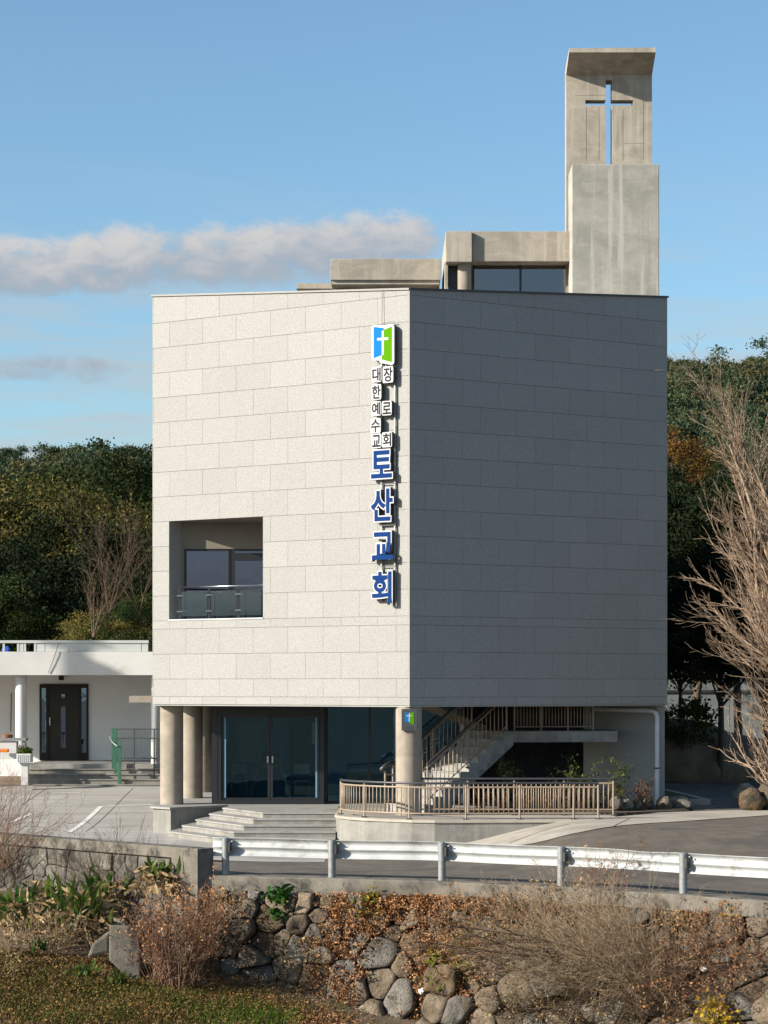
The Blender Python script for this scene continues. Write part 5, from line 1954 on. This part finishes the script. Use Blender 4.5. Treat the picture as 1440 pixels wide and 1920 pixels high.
# far wooded hill: one mass
def wood(name, label, wedges, leaf):
    V, T, off = [], [], 0
    for pa_, pb2, y0_, y1_, n, n_leaf in wedges:
        for _ in range(n):
            Y = math.sqrt(random.uniform(y0_ ** 2, y1_ ** 2))
            X = XP(random.uniform(pa_, pb2), Y)
            Z, h = hz(X, Y), random.uniform(4.5, 8.5)
            R_ = h * random.uniform(.25, .36)
            m = random.randint(12, 18)
            cone = random.uniform(.25, .75)
            per = n_leaf // m
            pts = []
            for _k in range(m):
                u = random.random()
                rad = R_ * (1.1 - cone * u) * random.uniform(.35, 1) ** .5
                a = random.uniform(0, 6.28)
                pts.append((X + rad * math.cos(a), Y + rad * math.sin(a), Z + h * (.22 + .72 * u)))
            p_ = np.repeat(np.array(pts), per, axis=0) + rng.normal(size=(m * per, 3)) * np.array([.42, .42, .22]) * (R_ / 2)
            v, f = leaf_tris(p_, leaf, .8)
            T.append(f + off)
            off += len(v)
            V.append(v)
    o = np_mesh(name, np.concatenate(V), np.concatenate(T), M['wood_far'])
    return tag(o, label, 'wood', kind='stuff')


wood('pine_wood', 'pine and evergreen wood covering the far hill',
     [(-80, 330, 125, 248, 230, 1300), (1190, 1520, 125, 248, 210, 1300), (330, 1190, 140, 250, 150, 420), (-700, -80, 150, 250, 60, 260), (1520, 2100, 150, 250, 60, 260)], .21)

# trees on the skyline, told apart against the sky
sk = make_tree('skyline_pine', 1.7, 1.0, 3.2, 'wood_far', 60, 190, .13, .24, 'x', 'tree', 'pines on the skyline', trunk_r=.12)
SK = [(1262, 672, 'leftmost skyline pine just right of the church'), (1290, 676, 'flat-topped skyline pine standing alone'), (1330, 685, 'small skyline pine left of the bare tree tip'),
      (1372, 678, 'pointed skyline pine behind the bare tree'), (1420, 670, 'broad skyline pine near the right border'),
      (25, 838, 'skyline pine at the far left'), (95, 836, 'skyline pine third of the left ridge'), (138, 838, 'thin skyline pine in the middle of the left ridge'),
      (170, 833, 'biggest rounded skyline pine of the left ridge'), (245, 836, 'skyline pine nearest the granite edge')]
for i, (px, py, lab) in enumerate(SK):
    t = sk if i == 0 else copy_tree(sk)
    Y = 238
    s = random.uniform(.85, 1.15) * (1.5 if px == 170 else 1.1)
    put(t, XP(px, Y), Y, ZP(py, Y) - 6.2 * s, s, label=lab)

# shed behind the trees at right
shd = thing('grey_shed', (11, 80, .5), 'grey sheet-clad shed half hidden behind the right-hand evergreens', 'shed')
for i in range(6):
    x0_ = XP(1236, 78) + i * .82
    MB().box(x0_, x0_ + .80, 78, 78.06, .6, ZP(1215, 78)).build('sheet_panel', M['shed'], shd)
for z in (ZP(1247, 78), ZP(1296, 78)):
    MB().box(XP(1230, 78), XP(1470, 78), 77.93, 77.99, z - .04, z + .04).build('rail', M['dark_grey'], shd)
MB().hexa([(XP(1228, 78), 77.7, ZP(1213, 78)), (XP(1475, 78), 77.7, ZP(1213, 78)), (XP(1475, 78), 82, 6.2), (XP(1228, 78), 82, 6.2),
           (XP(1228, 78), 77.7, ZP(1210, 78)), (XP(1475, 78), 77.7, ZP(1210, 78)), (XP(1475, 78), 82, 6.26), (XP(1228, 78), 82, 6.26)]).build('roof', M['dark_grey'], shd)
bk = rock('earth_bank', (XP(1290, 67), 68, 1.0), (3.0, 2.2, 1.3), 'x', M['bank'], seed=3.3)
for key in ('label', 'category'):
    del bk[key]
tag(bk, kind='structure')

# big bare tree at the right border
def bare_tree(name, base, stems, label, mat='bark_pale', sides=5):
    t = thing(name, base, label, 'tree')
    tr, tw = [], []
    for (d, ln, r, lv, nch, ratio, up, ang) in stems:
        out = []
        shoot_tree(base, d, ln, r, lv, nch, out, wob=.085, up=up, ratio=ratio, ang=ang, start=.14, rmin=.0036)
        for s_ in out:
            (tr if s_[6] > min(.03, r * .8) else tw).append(s_)
    segs_mesh('trunk', tr, M[mat], t, sides=7)
    segs_mesh('twigs', [q[:6] + (q[6] * .85, q[7] * .7) for q in tw], M[mat], t, sides=3)
    return t


random.seed(21)
Bt = Vector((XP(1575, 51.5), 51.5, gz(9.5, 51.5) - .1))
bare_tree('bare_tree', Bt, [
    (Vector((-.36, -.05, 1)), 8.3, .085, 3, (13, 10, 7), .42, .014, (.2, .6)),
    (Vector((-.24, .25, 1)), 9.0, .09, 3, (13, 10, 7), .42, .014, (.2, .6)),
    (Vector((-.60, -.15, 1)), 6.2, .065, 3, (14, 11, 8), .46, .03, (.2, .6)),
    (Vector((-.05, -.15, 1)), 9.2, .09, 3, (13, 11, 8), .42, .02, (.22, .6)),
    (Vector((-.30, -.35, 1)), 7.6, .075, 3, (13, 11, 8), .42, .02, (.22, .6)),
    (Vector((-.46, .1, 1)), 7.2, .075, 3, (13, 11, 8), .42, .02, (.22, .6)),
], 'large bare grey-brown tree spreading up at the right border')
Bf = Vector((XP(1530, 50.5), 50.5, gz(9.3, 50.5) - .05))
bare_tree('bare_shrub_tree', Bf, [
    (Vector((-1.0, -.1, .45)), 2.5, .06, 2, (9, 6), .5, .10, (.4, .8)),
    (Vector((-1.0, .1, .75)), 2.7, .06, 2, (9, 6), .5, .10, (.4, .8)),
    (Vector((-.8, -.2, 1.0)), 2.9, .06, 2, (9, 6), .5, .08, (.4, .8)),
    (Vector((-.4, -.2, 1.0)), 2.9, .06, 2, (9, 6), .5, .08, (.4, .8)),
    (Vector((-1.0, -.2, .25)), 2.1, .05, 2, (8, 5), .5, .12, (.4, .8)),
], 'low bare shrub with upturned tips below the large bare tree')
# bare branches in the left wood
for k, (px, py, Y, hh, lab) in enumerate(((205, 1060, 72.8, 3.6, 'bare brownish tree in front of the left wood'), (262, 1060, 73.5, 4.0, 'bare grey tree against the granite edge'),
                                          (175, 1195, 72.2, 2.6, 'dense bare brushwood leaning over the white roof'))):
    bs = P(px, py + 90 if k < 2 else py, Y)
    st_ = []
    lean = (.5 if k == 2 else -.1)
    for q in range(5 if k == 2 else 4):
        st_.append((Vector((random.gauss(lean, .3), random.gauss(0, .2), 1)), hh * random.uniform(.75, 1.1), .022, 2, (12, 8), .42, .03, (.25, .6)))
    bare_tree('bare_small_tree', bs, st_, lab, 'twig_dark')

# ------------------------------------------------------------------ planting bed
def leafy(name, base, h, w, nst, nleaf, size, mat, label, cat='shrub', group=None, stem='bark', asp=.5, low=.35):
    t = thing(name, base, label, cat, group)
    segs = []
    tips = []
    for _ in range(nst):
        d = Vector((random.gauss(0, w / h * .6), random.gauss(0, w / h * .4), 1))
        pts = walk(base, d, h * random.uniform(.65, 1.05), .014, .004, 7, .12, .03, segs)
        for j in range(2, 8):
            for _ in range(2):
                q = walk(pts[j][0], side_dir(pts[j][1], .8), h * .2, .005, .002, 3, .2, .05, segs)
                tips += [a[0] for a in q[1:]]
    segs_mesh('stems', segs, M[stem], t, sides=4)
    c = np.array([tuple(random.choice(tips)) for _ in range(nleaf)]) + rng.normal(size=(nleaf, 3)) * size * .6
    v, f = leaf_tris(c, size, asp)
    np_mesh('leaves', v, f, M[mat], t)
    return t


random.seed(5)
for px, pyb, h, w, nl, mat, lab in ((950, 1478, 1.15, .35, 330, 'bed_leaf', 'leafy shrub at the foot of the staircase behind the railing'),
                                    (985, 1470, .55, .4, 160, 'lime_leaf', 'low lime green shrub right of the staircase'),
                                    (1062, 1475, 1.15, .35, 300, 'bed_leaf', 'thin-stemmed leafy shrub in the middle of the bed'),
                                    (1088, 1475, 1.1, .3, 260, 'bed_leaf', 'upright shrub with pale stem, second from the plaster wall'),
                                    (1148, 1480, 1.2, .55, 330, 'bed_leaf', 'open airy shrub against the grey plaster wall')):
    b = P(px, pyb, 51.7)
    b.z = FLOOR + .02
    leafy('bed_shrub', b, h, w, 4, nl, .075, mat, lab, group='shrubs in the planting bed')
for i, px in enumerate((905, 940, 985, 1020, 1050, 1085, 1115, 1140, 1165, 1190, 1212)):
    b = P(px, 1490, 51.0 + .12 * i)
    b.z = FLOOR + .02
    where = ['first from the stairs', 'second from the stairs', 'third from the stairs', 'fourth from the stairs', 'fifth from the stairs', 'sixth from the stairs',
             'seventh from the stairs, at the railing end', 'just left of the railing end post', 'between railing end and lava stones', 'among the lava stones, tallest', 'nearest the drain pipe'][i]
    leafy('red_plant', b, random.uniform(.38, .58) if i < 6 else random.uniform(.5, .75), .3, 6, 170, .05, 'red_leaf', 'small reddish flowering plant ' + where, 'plant', 'red plants along the bed', stem='twig_red')

# ------------------------------------------------------------------ foreground growth
def lowpt(px, py):
    return ray_ground(px, py, glow, 39.0)


def dry_clump(name, base_pts, label, mat, h, lean, n, wob=.09, r=.006, branch=3, cat='shrub', up=.0, leaves=None, nleaf=0, lsize=.05, kind_ratio=.45, ang=(.3, .8)):
    t = thing(name, base_pts[0], label, cat)
    segs = []
    for _ in range(n):
        b = random.choice(base_pts) + Vector((random.gauss(0, .10), random.gauss(0, .12), random.gauss(0, .03)))
        d = Vector((random.gauss(lean[0], lean[3]), random.gauss(lean[1], lean[3] * .6), random.gauss(lean[2], .2)))
        shoot_tree(b, d, h * random.uniform(.5, 1.1), r * random.uniform(.6, 1.2), 2 if branch > 1 else 1, (branch, max(1, branch - 1)), segs, wob=wob, up=up, ratio=kind_ratio, ang=ang, start=.3, rmin=.0022)
    segs_mesh('stems', segs, M[mat], t, sides=3)
    if leaves:
        idx = rng.integers(0, len(segs), nleaf)
        a = np.array(segs)[idx]
        c = a[:, 3:6] + rng.normal(size=(nleaf, 3)) * lsize * .5
        v, f = leaf_tris(c, lsize, .6)
        np_mesh('dead_leaves', v, f, M[leaves], t)
    return t


random.seed(33)
dry_clump('dry_stalks', [lowpt(x, y) + Vector((0, -.1, 0)) for x, y in ((295, 1845), (320, 1850), (345, 1850), (365, 1842), (310, 1840))],
          'dense clump of dry brown stalks beside the broken concrete block', 'twig_red', 1.65, (.0, -.05, 1, .26), 120, .09, .0075, 3, leaves='dry_leaf', nleaf=2400, lsize=.05)
dry_clump('dry_stalks', [lowpt(x, y) + Vector((0, .25, 0)) for x, y in ((365, 1830), (385, 1830), (400, 1825))],
          'shaded brown weeds in the corner between pier and boulders', 'twig_red', 1.5, (.0, -.05, 1, .25), 50, .08, .006, 3, leaves='dry_leaf', nleaf=1600, lsize=.05)
X_, h_ = wall_at(1215, 1840)
dry_clump('dry_thicket', [W(*wall_at(x, y), .15) for x, y in ((1190, 1850), (1240, 1840), (1280, 1870), (1150, 1880), (1320, 1850))],
          'big tangled grey-brown thicket spilling over the boulders at right', 'twig', 2.1, (-.75, -.35, .62, .50), 250, .09, .007, 4, up=.01)
dry_clump('dry_thicket', [W(*wall_at(x, y), .12) for x, y in ((1060, 1780), (1120, 1760), (1000, 1790), (1180, 1790))],
          'pale dry grass and twigs hanging below the kerb at right', 'twig', 1.2, (-.3, -.4, .55, .6), 130, .12, .005, 4, up=-.01, leaves='tan_leaf', nleaf=900, lsize=.04)
dry_clump('dry_thicket', [W(*wall_at(x, y), .1) for x, y in ((1330, 1800), (1390, 1790), (1430, 1830), (1370, 1860), (1430, 1900), (1310, 1900))],
          'rusty vine thicket at the lower right border', 'twig_red', 1.1, (-.2, -.4, .5, .7), 140, .13, .005, 4, leaves='dry_leaf', nleaf=2200, lsize=.045)
dry_clump('dry_thicket', [W(*wall_at(x, y), .12) for x, y in ((860, 1740), (930, 1730), (980, 1720), (900, 1800), (1050, 1720))],
          'dry tan weeds hanging below the kerb left of the thicket', 'twig', .8, (-.1, -.45, .5, .6), 110, .14, .004, 4, leaves='dry_leaf', nleaf=1800, lsize=.04)
dry_clump('dry_thicket', [W(*wall_at(x, y), .15) for x, y in ((1010, 1900), (1080, 1890), (1150, 1915), (1230, 1910), (1290, 1900))],
          'low grey brushwood at the foot of the boulders at right', 'twig_dark', .9, (-.3, -.45, .5, .6), 140, .12, .005, 4, leaves='tan_leaf', nleaf=900, lsize=.04)
dry_clump('straw_tuft', [lowpt(x, y) for x, y in ((20, 1790), (60, 1770), (10, 1830), (100, 1790), (130, 1770))],
          'pale straw and dead stems at the lower left border', 'twig', .75, (.1, -.1, .8, .6), 90, .12, .004, 2, leaves='tan_leaf', nleaf=900, lsize=.05)
t = thing('fallen_branch', W(*wall_at(1160, 1790), .4), 'dark bare branch reaching left across the boulders', 'branch')
sg = []
for d, ln in ((Vector((-1, -.1, .10)), 3.3), (Vector((-1, -.15, .24)), 2.7), (Vector((-1, -.2, -.06)), 2.3)):
    shoot_tree(W(*wall_at(1180, 1790), .35), d, ln, .022, 2, (12, 5), sg, wob=.05, up=.01, ratio=.34, ang=(.2, .6), start=.25, rmin=.003)
segs_mesh('twigs', sg, M['twig_dark'], t, sides=4)
dry_clump('climbing_bramble', [W(*wall_at(x, y), .05) for x, y in ((1130, 1700), (1160, 1690), (1190, 1700))],
          'reddish bramble climbing through the guardrail', 'twig_red', 1.25, (.05, .0, 1, .35), 13, .14, .008, 5, leaves='dry_leaf', nleaf=60, lsize=.06, ang=(.5, 1.1))
lb = [W2(s_, .1, .35) + Vector((0, 0, -.5)) for s_ in (5.3, 5.8, 6.3, 6.8)]
dry_clump('bare_bush', lb, 'wide bare reddish-brown bush before the old wall at the left border', 'twig_red', 1.9, (.3, -.1, .75, .42), 60, .08, .009, 4, ang=(.35, .8))
dry_clump('bare_bush', [W2(s_, 1.0, .35) for s_ in (5.4, 6.0, 6.6)], 'lower bare brush under the bush at the left border', 'twig_dark', 1.2, (.25, -.2, .7, .6), 60, .1, .006, 4)
# creeper stems on the old wall
dry_clump('dry_creeper', [W2(s_, 1.3, .05) for s_ in (1.8, 2.2, 2.6, 3.0, 3.5)], 'dark dry creeper stems clinging to the stained old wall', 'twig_dark', 1.5, (.0, .0, 1, .3), 90, .10, .006, 3)


def blades(name, base, n, length, width, mat, label, spread=.5, droop=.10, cat='plant', group=None, mat2=None, n2=0):
    """broad strap leaves arching out of the ground"""
    t = thing(name, base, label, cat, group)
    for nm, m, k in (('leaves', mat, n), ('withered_leaves', mat2, n2)):
        if not k:
            continue
        V, Fc = [], []
        for _ in range(k):
            p = Vector(base) + Vector((random.gauss(0, spread * .6), random.gauss(0, spread * .35), random.uniform(0, length * .75)))
            d = Vector((random.gauss(0, .38), random.gauss(-.15, .3), 1)).normalized()
            if nm != 'leaves':
                d = Vector((random.gauss(0, .8), random.gauss(-.2, .5), random.gauss(-.1, .6))).normalized()
            L_ = length * random.uniform(.5, 1.0)
            s_ = d.cross(Vector((random.gauss(0, .5), -1, 0))).normalized()
            b0 = len(V)
            ns = 6
            for j in range(ns + 1):
                u = j / ns
                w = width * math.sin(math.pi * min(.08 + u * .92, 1)) ** .8 * random.uniform(.9, 1.1)
                V.append(tuple(p + s_ * w * .5 + Vector((0, 0, .012))))
                V.append(tuple(p))
                V.append(tuple(p - s_ * w * .5 + Vector((0, 0, .012))))
                d = (d + Vector((random.gauss(0, .05), random.gauss(0, .05), -droop * (1 + u)))).normalized()
                p = p + d * (L_ / ns)
            for j in range(ns):
                q = b0 + j * 3
                Fc += [(q, q + 1, q + 4, q + 3), (q + 1, q + 2, q + 5, q + 4)]
        MB().add(V, Fc).build(nm, M[m], t, smooth=True)
    return t


random.seed(9)
for px, py, Yo, n, ln, lab in ((155, 1765, 40.6, 60, .80, 'tall clump of broad green leaves before the old wall'), (30, 1745, 40.9, 34, .62, 'broad-leaved green clump near the left border'),
                               (195, 1700, 41.3, 26, .5, 'broad green leaves right of the tall clump'), (295, 1665, 40.6, 26, .40, 'green leafy clump beside the concrete pier'),
                               (95, 1700, 41.6, 22, .5, 'small broad-leaved clump between the two larger ones')):
    b = P(px, py, Yo)
    blades('broad_leaf_plant', b, n, ln, .075, 'canna', lab, .34, .075, 'plant', 'broad-leaved plants before the old wall', 'tan_leaf', int(n * 2.2))
blades('small_weed', lowpt(155, 1835), 26, .22, .05, 'canna', 'small green weeds left of the concrete block', .25, .12)
blades('small_weed', lowpt(215, 1850), 26, .22, .05, 'canna', 'small green weeds below the concrete block', .2, .12)
blades('small_weed', lowpt(75, 1790), 16, .25, .04, 'fern', 'bluish grass tuft at the lower left', .12, .12)


def cluster(name, pts, n, size, mat, label, cat='plant', spread=.10, asp=.6):
    t = thing(name, pts[0], label, cat)
    a = np.array([tuple(random.choice(pts)) for _ in range(n)]) + rng.normal(size=(n, 3)) * spread * np.array([1, .6, 1])
    v, f = leaf_tris(a, size, asp)
    np_mesh('leaves', v, f, M[mat], t)
    segs = []
    for p in pts:
        for _ in range(3):
            walk(p + Vector((0, .12, -.1)), Vector((random.gauss(0, .5), -.3, 1)), .25, .005, .002, 4, .15, 0, segs)
    segs_mesh('stems', segs, M['twig_red'], t, sides=3)
    return t


def wp(px, py, off=.2):
    return W(*wall_at(px, py, off), off)


blades('wall_fern', wp(540, 1700, .22), 34, .34, .085, 'fern', 'glossy dark green plant growing out of the boulder wall', .16, .22)
blades('wall_fern', wp(535, 1730, .24), 16, .28, .08, 'fern', 'drooping lower tuft below the glossy green plant', .10, .3)
cluster('yellow_plant', [wp(700, 1690), wp(715, 1685), wp(690, 1700), wp(705, 1705)], 120, .07, 'vine_green', 'yellow-green fern sprig on the wall below the kerb')
cluster('yellow_plant', [wp(712, 1680), wp(722, 1700)], 60, .06, 'yellow_leaf', 'bright yellow leaves beside the fern sprig')
cluster('vine_leaves', [wp(870 + random.uniform(-30, 50), 1810 + random.uniform(-45, 45)) for _ in range(14)], 420, .07, 'vine_green', 'yellow-green vine leaves on the boulders left of the thicket', spread=.09)
cluster('vine_leaves', [wp(905, 1745), wp(920, 1735), wp(890, 1760)], 90, .06, 'vine_green', 'small yellow-green vine patch under the dark branch', spread=.08)
cluster('yellow_plant', [wp(1400 + random.uniform(-30, 35), 1895 + random.uniform(-15, 25), .35) for _ in range(9)], 300, .08, 'yellow_leaf', 'golden-leaved plant at the lower right corner')
cluster('yellow_plant', [wp(1385, 1710, .1), wp(1398, 1707, .1)], 50, .05, 'yellow_leaf', 'small yellow sprig under the kerb at right')


# brown creeper and leaf litter over the boulders: nobody could count it
def litter(name, label, patches, size, mat, off=(.05, .25)):
    c = []
    for px, py, rx, ry, n in patches:
        hubs = [(px + random.gauss(0, rx), py + random.gauss(0, ry), random.uniform(4, 15)) for _ in range(max(5, n // 70))]
        for _ in range(n):
            hx, hy, hr = random.choice(hubs)
            x, y = hx + random.gauss(0, hr), hy + random.gauss(0, hr * 1.3)
            o = random.uniform(*off)
            X, h = wall_at(x, y, o)
            if h < -.05:
                h = random.uniform(0, .2)
            c.append(tuple(W(X, h, o)))
    v, f = leaf_tris(np.array(c), size, .65)
    return tag(np_mesh(name, v, f, M[mat]), label, 'leaves', kind='stuff')


random.seed(77)
litter('dry_creeper_leaves', 'rust-brown dead creeper leaves over the boulders',
       [(640, 1800, 22, 60, 2550), (675, 1740, 24, 45, 2040), (760, 1690, 45, 26, 2550), (840, 1680, 60, 30, 2550), (870, 1760, 35, 45, 2040), (940, 1720, 60, 40, 1530),
        (820, 1830, 30, 50, 1870), (890, 1870, 45, 40, 2040), (600, 1740, 20, 30, 850), (470, 1880, 45, 20, 1530), (640, 1890, 40, 25, 1530), (1350, 1720, 60, 18, 850), (720, 1650, 60, 10, 510)], .042, 'dry_leaf')
litter('dry_moss', 'dark brown dead weeds in the boulder joints', [(580, 1780, 30, 35, 900), (420, 1690, 20, 30, 500), (1000, 1760, 80, 50, 1500), (1250, 1730, 80, 40, 1500), (1100, 1840, 120, 50, 1500)], .04, 'tan_leaf')


def ground_scatter(name, label, patches, size, mat, asp=.65, lift=.02, cat='leaves'):
    c = []
    for px, py, rx, ry, n in patches:
        for _ in range(n):
            x, y = px + random.gauss(0, rx), py + random.gauss(0, ry)
            if y < 1700:
                continue
            g = lowpt_fast(x, y)
            c.append((g[0], g[1], g[2] + abs(random.gauss(0, lift))))
    v, f = leaf_tris(np.array(c), size, asp, flat=.3)
    return tag(np_mesh(name, v, f, M[mat]), label, cat, kind='stuff')


def lowpt_fast(px, py):
    Y = 38.5
    for _ in range(8):
        X = (px - CX) * Y / F
        Y += ((EYE - glow(X, Y)) * F / (py - HY) - Y) * .6
    Y = min(Y, front(X) - .35)
    return X, Y, glow(X, Y)


ground_scatter('leaf_litter', 'brown leaf litter on the bank below the wall',
               [(430, 1860, 50, 22, 3000), (330, 1870, 60, 20, 2200), (100, 1790, 90, 30, 3500), (60, 1740, 60, 30, 2000), (250, 1870, 80, 30, 1500), (120, 1880, 130, 40, 2500), (520, 1900, 50, 14, 2500), (600, 1912, 40, 8, 1200)], .045, 'dry_leaf')


def grass(name, label, patches, mat, h, n_seg=2):
    V, Fc = [], []
    for px, py, rx, ry, n in patches:
        for _ in range(n):
            x, y = px + random.gauss(0, rx), py + random.gauss(0, ry)
            if y < 1760:
                continue
            X, Y, Z = lowpt_fast(x, y)
            a = random.uniform(0, 6.28)
            L_ = h * random.uniform(.4, 1.2)
            dx_, dy_ = math.cos(a) * L_ * .6, math.sin(a) * L_ * .6
            w = .007
            sx_, sy_ = -math.sin(a) * w, math.cos(a) * w
            b0 = len(V)
            V += [(X - sx_, Y - sy_, Z), (X + sx_, Y + sy_, Z), (X + dx_ * .4 + sx_ * .7, Y + dy_ * .4 + sy_ * .7, Z + L_ * .6), (X + dx_ * .4 - sx_ * .7, Y + dy_ * .4 - sy_ * .7, Z + L_ * .6), (X + dx_, Y + dy_, Z + L_ * .85)]
            Fc += [(b0, b0 + 1, b0 + 2), (b0, b0 + 2, b0 + 3), (b0 + 3, b0 + 2, b0 + 4)]
    return tag(np_mesh(name, V, Fc, M[mat]), label, 'grass', kind='stuff')


ground_scatter('low_weeds', 'low brown-green weeds matted over the lower bank', [(100, 1865, 140, 38, 15000), (330, 1890, 130, 22, 9000), (40, 1800, 70, 25, 3500)], .04, 'weeds', .6, .06, 'weeds')
grass('weedy_grass', 'short brown-green weedy grass on the lower bank', [(100, 1870, 130, 40, 6000), (330, 1890, 120, 25, 4000), (40, 1800, 60, 30, 2500)], 'grass', .13)
grass('green_grass', 'fresh green grass tufts along the foot of the wall', [(430, 1900, 60, 12, 2400), (230, 1862, 50, 8, 900), (330, 1872, 40, 7, 700), (500, 1912, 30, 8, 900), (120, 1900, 60, 10, 900)], 'grass_green', .11)
for px, py, lab in ((823, 1858, 'crumpled white litter scrap caught on the boulders'), (1372, 1815, 'white litter scrap in the thicket at right')):
    q = wp(px, py, .3)
    mb = MB()
    bm = bmesh.new()
    bmesh.ops.create_icosphere(bm, subdivisions=2, radius=.05)
    for v in bm.verts:
        v.co *= 1 + .7 * mnoise.noise(v.co * 40)
    me = bpy.data.meshes.new('litter_scrap')
    bm.to_mesh(me)
    bm.free()
    me.materials.append(M['litter'])
    o = bpy.data.objects.new('litter_scrap', me)
    COL.objects.link(o)
    o.location = q
    tag(o, lab, 'litter')
